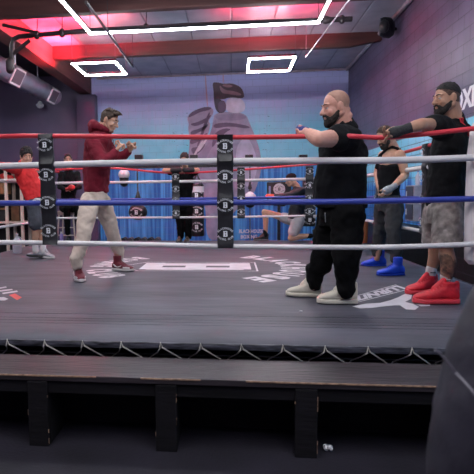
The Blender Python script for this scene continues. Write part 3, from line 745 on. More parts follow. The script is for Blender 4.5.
# dumbbell rack
c = at(141, 240, 12.0); root = empty('dumbbell_rack', (c.x, c.y, FZ), 'low black rack of weights against the blue wall', 'weight rack')
MB().box((c.x, c.y, c.z-0.09), (1.0, 0.3, 0.04)).box((c.x-.42, c.y, (c.z-.1+FZ)/2), (.05, .26, c.z-.1-FZ)).box((c.x+.42, c.y, (c.z-.1+FZ)/2), (.05, .26, c.z-.1-FZ)).build('rack_frame', M_steel, root, smooth=False)
M_iron = mat('grey_iron', (0.10, 0.10, 0.115), 0.35, metal=0.7); M_white_pl = mat('white_plastic', (0.6, 0.6, 0.63), 0.4)
for i in range(6):
    p = V((c.x-0.40+0.16*i, c.y-0.02, c.z+0.0))
    r = empty('dumbbell', p, 'round headed dumbbell on the low rack by the blue wall', 'dumbbell', 'dumbbells on the rack')
    MB().cap(p+V((0, -.13, 0)), p+V((0, -.06, 0)), 0.068, n=14, flat=True).cap(p+V((0, .06, 0)), p+V((0, .13, 0)), 0.068, n=14, flat=True).build('weight_heads', M_iron if i % 2 else M_steel, r, bevel=0.006)
    MB().cap(p+V((0, -.07, 0)), p+V((0, .07, 0)), 0.016).build('grip', M_white_pl, r)

# ------------------------------------------------------------------ left bay: metal shelving with kit
M_cream = mat('cream_metal', (0.62, 0.54, 0.47), 0.4, metal=0.1, var=0.1); M_wood = mat('warm_wood', (0.25, 0.12, 0.05), 0.5, var=0.4, vscale=9)
M_blk = mat('black_recess', (0.012, 0.01, 0.012), 0.7)
SY = 12.4
sh = empty('storage_shelf', (-6.4, SY, FZ), 'cream metal shelving frame at far left behind the red-shirted boy', 'shelf')
xs_ = [at(x, 200, SY).x for x in (-40, -14, 10, 25, 46)]
zt = at(10, 166, SY).z
for x in xs_: MB().box((x, SY-.2, (zt+FZ)/2), (.07, .05, zt-FZ)).box((x, SY+.25, (zt+FZ)/2), (.07, .05, zt-FZ)).build('upright', M_cream, sh, smooth=False)
for y in (167, 180, 201, 222):
    z = at(10, y, SY).z; MB().box(((xs_[0]+xs_[-1])/2, SY, z), (xs_[-1]-xs_[0], .5, .045)).build('shelf_board', M_cream, sh, smooth=False)
MB().box(((xs_[0]+xs_[-1])/2, SY+.3, (zt+FZ)/2), (xs_[-1]-xs_[0], .02, zt-FZ)).build('back_panel', M_blk, sh, smooth=False)
def sbox(px, py0, py1, w, m, label, name='storage_box', cat='box', lid=None):
    p0 = at(px, py1, SY-.05); p1 = at(px, py0, SY-.05); h = p1.z-p0.z; r = empty(name, p0, label, cat)
    MB().box((p0.x, p0.y, p0.z+h/2), (w, .3, h)).build('carton', m, r, smooth=False, bevel=0.008)
    if lid: MB().box((p0.x, p0.y, p0.z+h-0.02), (w*1.04, .32, .045)).build('lid', lid, r, smooth=False)
    return r
sbox(3, 183, 194, .3, M_wood, 'brown wooden box on the cream shelf at the left image edge')
sbox(18, 205, 221, .22, mat('dark_brown', (.09, .045, .02), .5, var=.4), 'dark brown box low on the cream shelf beside the boy')
sbox(31, 171, 179, .26, mat('kraft_card', (.45, .34, .22), .6, var=.3), 'tan carton on the cream shelf behind the boy')
sbox(33, 186, 200, .24, mat('olive_card', (.22, .2, .08), .6, var=.4), 'olive coloured carton on the cream shelf behind the boy')
sbox(4, 208, 221, .26, M_blk, 'black box low on the cream shelf at the left image edge', lid=M_wood)
p = at(4, 176, SY-.08); g = MB(); g.ell(p, (.11, .09, .08)).cap(p+V((.05, 0, -.02)), p+V((.2, 0, -.04)), .07, .06)
tag(g.build('boxing_glove', mat('glove_red', (.5, .03, .03), .35), voxel=.02), 'red boxing glove lying on the upper cream shelf', 'boxing glove')

# water jug on the left apron
M_clear = mat('frosted_plastic', (.72, .70, .78), .25, trans=.35)
p = gz(17.5, 253.5, CZ); p.z = CZ
root = empty('water_jug', p, 'frosted plastic water jug standing on the ring apron by the boy', 'jug')
MB().loft([(p+V((0, 0, z)), (w, 0, 0), (0, w, 0)) for z, w in ((.003, .062), (.015, .072), (.20, .072), (.25, .045), (.285, .022), (.31, .02))], n=20, e=2.6).build('jug_body', M_clear, root)
MB().cap(p+V((0, 0, .31)), p+V((0, 0, .335)), .024, n=12, flat=True).build('cap', M_white_pl, root)
MB().tube([p+V((.06, 0, .19)), p+V((.085, 0, .22)), p+V((.06, 0, .27)), p+V((.02, 0, .285))], .008).build('handle', M_clear, root)
p = at(61.5, 238.5, 10.0); p.z = CZ
root = empty('drink_bottle', p, 'lilac drink bottle beside the seated woman’s stool', 'bottle')
MB().cap(p+V((0, 0, .036)), p+V((0, 0, .17)), .036, .034, n=14).build('bottle_body', mat('lilac_plastic', (.35, .27, .6), .3), root)
MB().cap(p+V((0, 0, .19)), p+V((0, 0, .235)), .02, .018, n=12, flat=True).build('cap', M_white_pl, root)

# ------------------------------------------------------------------ right side clutter beyond the ring
p = at(421, 206, 9.6); c0 = V((WX-.16, 9.4, 1.22)); root = empty('wall_cabinet', c0, 'pale grey wall box on the blue wall beyond the side ropes', 'cabinet')
MB().box(c0, (.3, .42, .62)).build('cabinet_body', mat('grey_enamel', (.30, .31, .35), .4, var=.2), root, smooth=False, bevel=.01)
for dz in (-.15, .16): 
    d_ = MB().box(c0+V((-.155, 0, dz)), (.012, .36, .26)).build('door', mat('dark_panel', (.05, .055, .07), .35), root, smooth=False); MB().box(c0+V((-.166, .12, dz)), (.012, .02, .1)).build('handle', M_logo, d_, smooth=False)
p = c0+V((-.02, 0, .31)); root = empty('water_bottle', p, 'clear water bottle standing on the grey wall box', 'bottle')
MB().loft([(p+V((0, 0, z)), (w, 0, 0), (0, w, 0)) for z, w in ((.002, .04), (.16, .042), (.2, .02), (.23, .016))], n=16).build('bottle_body', M_clear, root)
MB().cap(p+V((0, 0, .23)), p+V((0, 0, .25)), .018, n=10, flat=True).build('cap', M_bluerope, root)
# case of drinks, orange tub near far right corner
p = gz(356, 241.5, CZ); p.z = CZ
root = empty('water_pack', p, 'blue and white wrapped pack of water bottles near the far right corner', 'drinks pack')
MB().box(p+V((0, 0, .10)), (.22, .2, .20)).build('wrap', mat('wrap_white', (.62, .66, .74), .3, var=.3, vscale=12), root, smooth=False, bevel=.02)
MB().box(p+V((0, -.101, .06)), (.215, .006, .07)).build('blue_band', mat('wrap_blue', (.04, .12, .5), .35), root, smooth=False)
MB().box(p+V((.02, -.104, .14)), (.08, .004, .05)).build('print_patch', mat('wrap_red', (.6, .08, .07), .4), root, smooth=False)
p = at(363, 237, 10.0); p.z = CZ
root = empty('tall_tub', p, 'brown-orange tall canister standing behind the water pack', 'canister')
MB().loft([(p+V((0, 0, z)), (w, 0, 0), (0, w, 0)) for z, w in ((.002, .08), (.4, .09), (.42, .07), (.5, .03))], n=18).build('tub_body', mat('orange_brown', (.36, .12, .05), .5), root)
p = V((2.95, 10.0, FZ)); root = empty('equipment_crate', p, 'black padded crate on the floor beyond the right ropes', 'crate')
MB().box(p+V((0, 0, .42)), (.6, 2.2, .84)).build('crate_body', M_vinyl, root, smooth=False, bevel=.03)
MB().box(p+V((0, 0, .86)), (.62, 2.22, .06)).build('lid', M_steel, root, smooth=False, bevel=.01)

# ------------------------------------------------------------------ out-of-focus padded bag right beside the viewer
def fgbag():
    Y = 1.15
    root = empty('training_bag', at(520, 560, Y), 'large dark grey padded bag slumped blurred at the lower right corner', 'bag')
    st = []
    for y, xl, xr in ((262, 500, 560), (275, 490, 590), (300, 474, 620), (330, 461, 640), (360, 452, 650), (400, 443, 655), (440, 436, 655), (490, 430, 650), (560, 426, 650), (760, 424, 650), (930, 428, 650)):
        a = at(xl+9, y, Y); b = at(xr, y, Y); c = (a+b)/2; h = (b.x-a.x)/2
        c.y += 0.05; c.z = max(c.z, FZ + 0.005)
        st.append((V((c.x, c.y, c.z)), V((h, 0, 0)), V((0, h*0.75, 0))))
    fab = mat('padded_nylon', (0.024, 0.022, 0.034), 0.6, var=0.25, vscale=5, bump=0.4, bscale=10)
    body = MB().loft(st, n=36, e=2.2).build('bag_body', fab, root, voxel=0.012, it=6, disp=0.02, dscale=0.12)
    # light piping running round the body
    pts = []
    for t in range(25):
        f = t/24.0; x = 438 + 45*f; yy = 352 + 62*f**1.25
        p = at(x, yy, Y); k = (p.z-st[-1][0].z)
        # find body cross-section at this height
        for (c1, U1, W1), (c2, U2, W2) in zip(st[:-1], st[1:]):
            if c2.z <= p.z <= c1.z:
                q = (p.z-c2.z)/(c1.z-c2.z); cc = c2.lerp(c1, q); h = U2.x + (U1.x-U2.x)*q; w = W2.y + (W1.y-W2.y)*q
                u = max(-0.985, min(0.985, (p.x-cc.x)/h)); yy2 = cc.y - w*(1-abs(u)**2.2)**(1/2.2)
                pts.append(V((p.x, yy2-0.004, p.z))); break
    MB().tube(pts, 0.0028, n=8).build('piping', mat('piping_grey', (0.16, 0.15, 0.18), 0.4), root)
fgbag()
# ------------------------------------------------------------------ people
def skin(name, c, var=0.1): return mat(name, c, 0.5, var=var, vscale=18, sss=0.12, bump=0.06, bscale=70)
M_eye = mat('eye_white', (0.42, 0.38, 0.36), 0.35); M_iris = mat('iris_brown', (0.03, 0.015, 0.01), 0.2)
def frame(f, upv=(0, 0, 1)):
    f = V(f).normalized(); s = f.cross(V(upv)).normalized(); u = s.cross(f)
    return Matrix((s, f, u)).transposed()        # columns: side(right), forward, up
def head_geo(mb, c, R, k, neck_base, neck_r=0.06):
    P = lambda x, y, z: c + R @ (V((x, y, z))*k)
    E = lambda p, r: mb.ell(P(*p), V(r)*k, R, 18, 12)
    E((0, -.014, .034), (.076, .096, .088)); E((0, .028, -.022), (.062, .066, .088)); E((0, .05, -.085), (.036, .036, .03))
    mb.cap(P(-.055, -.005, -.05), P(-.022, .058, -.092), .028*k, .022*k); mb.cap(P(.055, -.005, -.05), P(.022, .058, -.092), .028*k, .022*k)
    mb.cap(P(0, .086, .014), P(0, .115, -.026), .0105*k, .0145*k); E((-.012, .101, -.031), (.009, .01, .008)); E((.012, .101, -.031), (.009, .01, .008))
    E((0, .090, -.055), (.023, .011, .007)); E((0, .088, -.067), (.02, .011, .0075))
    mb.cap(P(-.044, .072, .028), P(-.012, .086, .029), .0095*k); mb.cap(P(.044, .072, .028), P(.012, .086, .029), .0095*k)
    for s_ in (-1, 1): mb.ell(P(s_*.030, .0835, .0145), V((.0155, .0085, .0065))*k, R, 12, 8); mb.ell(P(s_*.030, .082, -.006), V((.014, .007, .005))*k, R, 12, 8)
    E((-.036, .062, -.026), (.024, .024, .026)); E((.036, .062, -.026), (.024, .024, .026))
    for s in (-1, 1):
        mb.loft([(P(s*.066, 0.004, -.008), R @ V((0, .017*k, 0)), R @ V((0, 0, .030*k))), (P(s*.080, -.006, -.004), R @ V((0, .019*k, 0)), R @ V((0, 0, .034*k))), (P(s*.088, -.012, -.002), R @ V((0, .015*k, 0)), R @ V((0, 0, .028*k)))], n=12)
    mb.cap(P(0, -.03, -.03), neck_base, neck_r*1.0, neck_r*1.12, 16); mb.cap(P(0, .0, -.05), V(neck_base) + (R @ V((0, .02, 0)))*k, neck_r*.85, neck_r, 14)
def head_parts(root, c, R, k, brow=None):
    P = lambda x, y, z: c + R @ (V((x, y, z))*k)
    for s in (-1, 1):
        e = MB().ell(P(s*.030, .0785, .004), .0112*k, R).build('eye', M_eye, root)
        MB().ell(P(s*.030, .0865, .003), V((.0056, .0042, .0056))*k, R, 10, 6).build('iris', M_iris, e)
        if brow: MB().chain([P(s*.013, .0955, .031), P(s*.03, .091, .0345), P(s*.047, .076, .029)], [.0035*k, .0042*k, .0025*k]).build('eyebrow', brow, root)
def hand_geo(mb, w, d, pn, k=1.0, curl=0.5, side=1, spread=0.0, thumb=0.5, hl=None):
    """w wrist, d finger direction, pn palm normal (fingers close towards it), side: which side the thumb leaves"""
    w = V(w); d = V(d).normalized(); pn = V(pn); pn = (pn - d*pn.dot(d)).normalized(); s = d.cross(pn)*side
    R = Matrix((s, d, -pn)).transposed()
    mb.loft([(w - d*.01*k, s*.028*k, pn*.020*k), (w + d*.02*k, s*.032*k, pn*.018*k), (w + d*.055*k, s*.040*k, pn*.016*k), (w + d*.085*k, s*.040*k, pn*.013*k), (w + d*.095*k, s*.034*k, pn*.009*k)], n=16, e=2.6)
    L = (.040, .045, .042, .032)
    for i in range(4):
        off = (.031 - .0207*i)
        p = w + (d*(.086 - .004*abs(i-1.2)) + s*off)*k
        dd = (d + s*(off*spread*8)).normalized(); a = 0
        rr = (.0114, .0117, .0112, .0100)[i]
        for j, ln in enumerate((L[i], L[i]*.66, L[i]*.52)):
            a = curl*(.85 if j == 0 else 1.25 if j == 1 else .8)
            ax = dd.cross(pn).normalized() if abs(dd.dot(pn)) < .999 else s
            Q = Matrix.Rotation(a, 3, ax); nd = Q @ dd; npn = Q @ pn
            q = p + nd*ln*k; mb.cap(p, q, rr*k*(1-.06*j), rr*k*(.92-.08*j), 9); p = q; dd = nd; pn = npn
    pn = V(R @ V((0, 0, -1)))
    p = w + (d*.022 + s*.026)*k; q = p + (s*.75 + d*.75 + pn*.25*thumb).normalized()*.036*k; mb.cap(p, q, .0135*k, .0105*k, 10)
    t = q + (d*1.0 + s*(.4-.7*thumb) + pn*.5*thumb).normalized()*.030*k; mb.cap(q, t, .0102*k, .0092*k, 10); t2 = t + (d*.9 + s*(.1-.8*thumb) + pn*.6*thumb).normalized()*.024*k; mb.cap(t, t2, .0092*k, .0075*k, 10)
def shoe(root, mid, d, L, up_m, sole_m, label=None, high=0.0, lace_m=None, toe_m=None, pitch=0.0, z=None, stripe=None, boot_r=0.045, tall_sole=0.03, hk=1.28):
    """mid: point on the ground under the middle of the shoe, d: heel->toe direction"""
    d = V(d); d.z = 0; d.normalize(); s = d.cross(V((0, 0, 1))); u = V((0, 0, 1))
    if pitch: 
        d2 = (d*math.cos(pitch) + u*math.sin(pitch)); u = (u*math.cos(pitch) - d*math.sin(pitch)); d = d2
    g = V(mid); g.z = (z if z is not None else CZ) + 0.002
    if pitch: g = g + V((0, 0, abs(math.sin(pitch))*L/2))
    k = L/.29; o = g - d*L/2
    ST = ((0.0, .020, .052), (.03, .030, .072), (.12, .037, .088), (.26, .037, .094), (.38, .040, .086), (.5, .043, .073), (.62, .047, .060), (.76, .048, .052), (.88, .042, .045), (.96, .030, .038), (1.0, .012, .026))
    st = []
    for t, w, h in ST:
        h = h*k*hk; z0 = tall_sole*k*.75; c = o + d*(t*L) + u*((z0+h)/2+.002); st.append((c, s*w*k*1.1, u*max((h-z0)/2, .006)))
    up_ = MB().loft(st, n=22, e=2.5)
    an = o + d*(.25*L)
    if high > 0: up_.loft([(an + u*.06*k, s*.036*k, d*.055*k), (an + u*(.06*k+high*.5) - d*.004, s*boot_r*.88, d*boot_r*1.05), (an + u*(.06*k+high) - d*.006, s*boot_r*.95, d*boot_r*1.05)], n=20)
    else: up_.loft([(an + u*.055*k, s*.036*k, d*.058*k), (an + u*.100*k*hk - d*.004, s*.039*k, d*.052*k)], n=20)
    if high <= 0:
        up_.cap(o + d*(.52*L) + u*.066*k*hk, o + d*(.34*L) + u*.108*k*hk, .026*k, .020*k); up_.cap(o + d*(.06*L) + u*.05*k*hk, o + d*(.035*L) + u*.098*k*hk, .024*k, .015*k)
    sh_ = up_.build('shoe', up_m, root, voxel=.006, it=5)
    if label: sh_['label'] = label
    so = []
    for t, w, h in ((-.012, .018, 0), (.03, .033, 0), (.14, .040, 0), (.4, .041, 0), (.6, .049, 0), (.78, .050, 0), (.92, .040, 0), (.985, .022, 0), (1.012, .010, 0)):
        rise = .010*k*max(0, t-.75)/.25
        so.append((o + d*(t*L) + u*(tall_sole*k/2 + rise*.6), s*(w*1.08+.002)*k, u*tall_sole*k/2))
    MB().loft(so, n=20, e=4).build('sole', sole_m, sh_)
    if lace_m:
        for j in range(5):
            t = .40 + .06*j; h = (.093 - .034*(t-.38)/.24)*k*hk + .006*k
            c = o + d*(t*L) + u*h
            MB().chain([c - s*.026*k - u*.010*k, c - s*.010*k + u*.001*k, c + s*.010*k + u*.001*k, c + s*.026*k - u*.010*k], [.004*k]*4, 7).build('lace', lace_m, sh_)
    if toe_m:
        for sg in (-1, 1):
            MB().loft([(o + d*(.62*L) + u*.042*k + s*sg*.0455*k, s*.008*k, u*.018*k), (o + d*(.8*L) + u*.040*k + s*sg*.046*k, s*.008*k, u*.017*k), (o + d*(.92*L) + u*.036*k + s*sg*.037*k, s*.009*k, u*.015*k)], n=10).build('toe_panel', toe_m, sh_)
    if stripe:
        for sg in (-1, 1):
            pts = [o + d*(.12*L) + u*.078*k + s*sg*.0395*k, o + d*(.26*L) + u*.052*k + s*sg*.0445*k, o + d*(.36*L) + u*.047*k + s*sg*.0462*k, o + d*(.54*L) + u*.066*k + s*sg*.0425*k]
            MB().tube(smooth_pts(pts, 5), .004, n=7, rs=[.0025 + .0075*k*math.sin(min(1, (i+1)/7)*PI*.85) for i in range(16)]).build('side_mark', stripe, sh_)
    return sh_
def seg(mb, pts, rs, n=16): return mb.chain(pts, rs, n)
def torso_st(pel, chest, neck, lat, fr, w, d, hem=0.12, sag=0.0, top=True):
    """elliptic sections from hem to neck. w,d = half widths (hip, waist, chest, shoulder)"""
    pel, chest, neck = V(pel), V(chest), V(neck); ax = (chest-pel).normalized()
    lat = (V(lat) - ax*V(lat).dot(ax)).normalized(); fr = (V(fr) - ax*V(fr).dot(ax)).normalized()
    st = [(pel - ax*hem, lat*w[0], fr*d[0]), (pel - ax*hem*.3 + fr*sag*.4, lat*w[0], fr*d[0]), (pel.lerp(chest, .4) + fr*sag, lat*w[1], fr*d[1]), (pel.lerp(chest, .75) + fr*sag*.4, lat*(w[1]+w[2])/2, fr*d[2]), (chest, lat*w[2], fr*d[2]), (chest.lerp(neck, .35), lat*w[2]*.96, fr*d[2]*.95)]
    if top: st += [(chest.lerp(neck, .68), lat*w[3], fr*d[3]*.9), (chest.lerp(neck, .9), lat*w[3]*.55, fr*d[3]*.66), (chest.lerp(neck, 1.02), lat*.085, fr*.080)]
    return st
def hair_cap(mb, c, R, k, sc=1.0, front=.0, noise_n=0, up_=0.0, lump=.02):
    P = lambda x, y, z: c + R @ (V((x, y, z))*k)
    mb.ell(P(0, -.022, .050+up_), V((.080, .092, .080))*k*sc, R, 18, 12); mb.ell(P(0, -.05, .0), V((.068, .062, .07))*k*sc, R, 16, 10)
    mb.cap(P(-.04, .05+front, .088), P(.04, .05+front, .088), .024*k)
    for _ in range(noise_n):
        a = random.uniform(0, 2*PI); t = random.uniform(.0, 1.25)
        q = P(.078*math.sin(t)*math.cos(a), -.018 + .09*math.sin(t)*math.sin(a), .052 + up_ + .08*math.cos(t)); mb.ell(q, lump*k*random.uniform(.6, 1.1), None, 8, 6)

def hair_shell(root, hc, R_, k, m, grow=.007, p0=(.066, .078), p1=(-.012, -.055), top=0.0, lumps=0, lump=.018, name='hair', disp=.008, dscale=.02, side=0.0, down=0.0):
    """shell over the skull, cut along a hairline running from p0 (y,z at the forehead) to p1 (y,z behind the ear)"""
    P = lambda x, y, z: hc + R_ @ (V((x, y, z))*k)
    mb = MB()
    mb.ell(P(0, -.015, .036), V((.076+grow, .096+grow, .088+grow))*k, R_, 26, 18)
    mb.ell(P(0, -.040, -.012-down), V((.064+grow, .058+grow, .062+grow))*k, R_, 22, 14)
    for e in mb.bm.verts: pass
    y0, z0 = p0; y1, z1 = p1; dy, dz = y1-y0, z1-z0; nn = V((0, dz, -dy)).normalized()
    if nn.y > 0: nn = -nn
    n = (R_ @ nn).normalized(); c = P(0, y0, z0)
    bmesh.ops.bisect_plane(mb.bm, geom=mb.bm.verts[:]+mb.bm.edges[:]+mb.bm.faces[:], plane_co=c, plane_no=n, clear_inner=True, clear_outer=False)
    bmesh.ops.holes_fill(mb.bm, edges=[e for e in mb.bm.edges if e.is_boundary])
    if top: 
        for x in (-.04, -.02, 0, .02, .04): mb.cap(P(x, -.05, .112), P(x, .045, .108 - abs(x)*.25), top*k, top*k*.9, 10)
    for _ in range(lumps):
        a = random.uniform(0, 2*PI); t = random.uniform(0, 1.45); d = V((math.sin(t)*math.cos(a)*.08, -.015 + math.sin(t)*math.sin(a)*.098, .04 + math.cos(t)*.09))
        if (nn.dot(d - V((0, y0, z0)))) > .004: mb.ell(P(*d), lump*k*random.uniform(.6, 1.1), None, 8, 6)
    return mb.build(name, m, root, voxel=.0055, it=2, disp=disp, dscale=dscale)
def beard_geo(g, P, k, full=1.0):
    g.chain([P(.067, .0, -.026), P(.058, .028, -.060), P(.034, .062, -.093), P(0, .076, -.106), P(-.034, .062, -.093), P(-.058, .028, -.060), P(-.067, .0, -.026)], [.010*k, .021*k*full, .028*k*full, .031*k*full, .028*k*full, .021*k*full, .010*k], 14)
    g.chain([P(.030, .076, -.076), P(.026, .090, -.052), P(0, .1015, -.0445), P(-.026, .090, -.052), P(-.030, .076, -.076)], [.016*k, .0095*k, .0078*k, .0095*k, .016*k], 12)
    g.cap(P(-.018, .086, -.082), P(.018, .086, -.082), .013*k)
M_bk = mat('black_cotton', (0.0095, 0.0095, 0.011), 0.9, var=0.3, vscale=10, bump=0.5, bscale=14, spec=0.12)
M_bk2 = mat('black_jersey', (0.005, 0.005, 0.0055), 0.9, var=0.3, vscale=10, bump=0.5, bscale=12, spec=0.10)

# ---- man in the maroon hoodie
def maroon():
    Y = 5.9
    root = empty('person', (at(100, 275, Y).x, Y, CZ), 'person in maroon hoodie and cream joggers standing with both hands raised to his chin', 'person')
    sk = skin('skin_fair', (0.52, 0.29, 0.20)); hood = mat('maroon_fleece', (0.155, 0.009, 0.022), 0.85, var=0.25, vscale=9, bump=0.5, bscale=14, spec=0.25)
    jog = mat('cream_fleece', (0.56, 0.46, 0.39), 0.85, var=0.12, vscale=8, bump=0.5, bscale=12, spec=0.25)
    pel, ch, nk = at(96, 190, Y), at(97, 150, Y), at(101.5, 129, Y)
    hc = at(109.5, 120.5, 5.88); R = frame((0.90, -0.22, -0.42))
    lat = V((0.15, -1, 0)); fr = V((1, 0.15, 0))
    sn, sf = at(92, 141, 5.73), at(103, 141, 6.06)
    en, wn = at(104, 164, 5.60), at(116, 151.5, 5.68)
    ef, wf = at(118, 160, 6.02), at(128.5, 151, 5.96)
    hn, hf = at(90, 199, 5.80), at(101, 199, 6.0); kn, kf = at(84, 233, 5.60), at(111, 228, 6.14); an, af = at(76.5, 265, 5.53), at(119, 257.5, 6.33)
    b = MB(); head_geo(b, hc, R, 1.05, nk)
    b.loft(torso_st(pel, ch, nk, lat, fr, (.15, .14, .16, .13), (.10, .10, .11, .10)), n=20)
    seg(b, [sn, en, wn], [.05, .04, .028]); seg(b, [sf, ef, wf], [.05, .04, .028])
    hand_geo(b, wn, (at(122, 141, 5.74)-wn), V((0.75, 0.55, 0.0)), 1.08, 1.2, -1); hand_geo(b, wf, (at(133.5, 143, 5.90)-wf), V((-0.1, -0.8, .3)), 1.1, 1.25, -1)
    seg(b, [hn, kn, an + V((0, 0, -.03))], [.085, .055, .035]); seg(b, [hf, kf, af + V((0, 0, -.03))], [.085, .055, .035])
    b.build('body', sk, root, voxel=.005, it=2)
    head_parts(root, hc, R, 1.05, mat('brow_brown', (.03, .018, .012), .8))
    hr = mat('hair_brown', (0.045, 0.026, 0.016), .7, var=.5, vscale=60, bump=.6, bscale=90)
    P = lambda x, y, z: hc + R @ (V((x, y, z))*1.05)
    hair_shell(root, hc, R, 1.05, hr, grow=.004, p0=(.074, .076), p1=(-.020, -.055), top=.0, lumps=0)
    g = MB()
    for i in range(46):
        x = random.uniform(-.058, .058); y = random.uniform(-.06, .072); q = P(x, y, .122 - (y*y)*3.2 - abs(x)*.42 + random.uniform(-.004, .008)); g.cap(q, q + R @ V((random.uniform(-.014, .014), .034, .006)), .017, .008, 8)
    for i in range(8):
        q = P(-.042+.012*i, .066, .104); g.cap(q, q + R @ V((random.uniform(-.01, .01), .032, .004)), .015, .007, 8)
    g.build('hair_top', hr, root, voxel=.006, it=2, disp=.012, dscale=.015)
    MB().chain([P(-.068, .01, -.035), P(-.05, .04, -.07), P(0, .085, -.098), P(.05, .04, -.07), P(.068, .01, -.035)], [.008, .012, .012, .012, .008]).build('stubble', mat('stubble_brown', (.36, .20, .14), .7), root, voxel=.005, it=3)
    h = MB(); h.loft(torso_st(pel, ch, nk, lat, fr, (.185, .195, .215, .185), (.145, .155, .155, .14), hem=.02), n=26)
    seg(h, [sn + V((0, .02, -.02)), en, wn.lerp(en, .12)], [.092, .074, .047]); seg(h, [sf, ef, wf.lerp(ef, .12)], [.090, .072, .047])
    h.build('hoodie', hood, root, voxel=.009, it=7, disp=.03, dscale=.09)
    q = MB()    # hood lying behind the neck
    q.chain([nk + V((.085, -.07, -.03)), nk + V((.03, -.115, .00)), nk + V((-.06, -.09, .035)), nk + V((-.10, 0, .05)), nk + V((-.06, .09, .035)), nk + V((.03, .11, 0)), nk + V((.085, .06, -.03))], [.03, .042, .055, .064, .055, .042, .03])
    q.ell(nk + V((-.075, -.0, .0)), (.085, .115, .075)); q.build('hood', hood, root, voxel=.008, it=5, disp=.02, dscale=.05)
    MB().loft([(pel + V((0, 0, -.055)), lat*.168, fr*.128), (pel + V((0, 0, .01)), lat*.174, fr*.134)], n=26).build('hem_band', hood, root, voxel=.008, it=3)
    for w_, e_ in ((wn, en), (wf, ef)): MB().cap(w_.lerp(e_, -.02), w_.lerp(e_, .16), .038, .042, 16, flat=True).build('cuff', hood, root, bevel=.004)
    for dy in (-.03, .035): MB().tube([nk + V((.105, dy, -.06)), nk + V((.125, dy*1.2, -.13)), nk + V((.130, dy, -.2))], .005).build('drawstring', hood, root)
    t = MB(); t.loft([(pel + V((0, 0, -.02)), lat*.175, fr*.135), (pel + V((0, 0, -.12)), lat*.19, fr*.145), (pel + V((0, 0, -.19)), lat*.18, fr*.13)], n=26)
    for hh, kk, aa in ((hn, kn, an), (hf, kf, af)):
        seg(t, [hh + V((0, 0, -.02)), hh.lerp(kk, .5), kk, kk.lerp(aa, .5), aa + V((0, 0, .08)), aa + V((0, 0, -.005))], [.115, .108, .090, .082, .072, .060])
    t.build('joggers', jog, root, voxel=.009, it=6, disp=.028, dscale=.08)
    mr, wt = mat('maroon_leather', (.13, .008, .02), .4, var=.15), mat('shoe_white', (.62, .58, .57), .45, var=.08)
    shoe(root, gz(79.5, 280.5, CZ), (.42, -.9, 0), .32, mr, wt, 'maroon and white high-top shoe', high=.125, boot_r=.052, lace_m=mr, toe_m=wt, stripe=wt)
    shoe(root, gz(123, 271, CZ), (.95, -.42, 0), .31, mr, wt, 'maroon and white high-top shoe', high=.125, boot_r=.052, lace_m=mr, toe_m=wt, stripe=wt)
maroon()

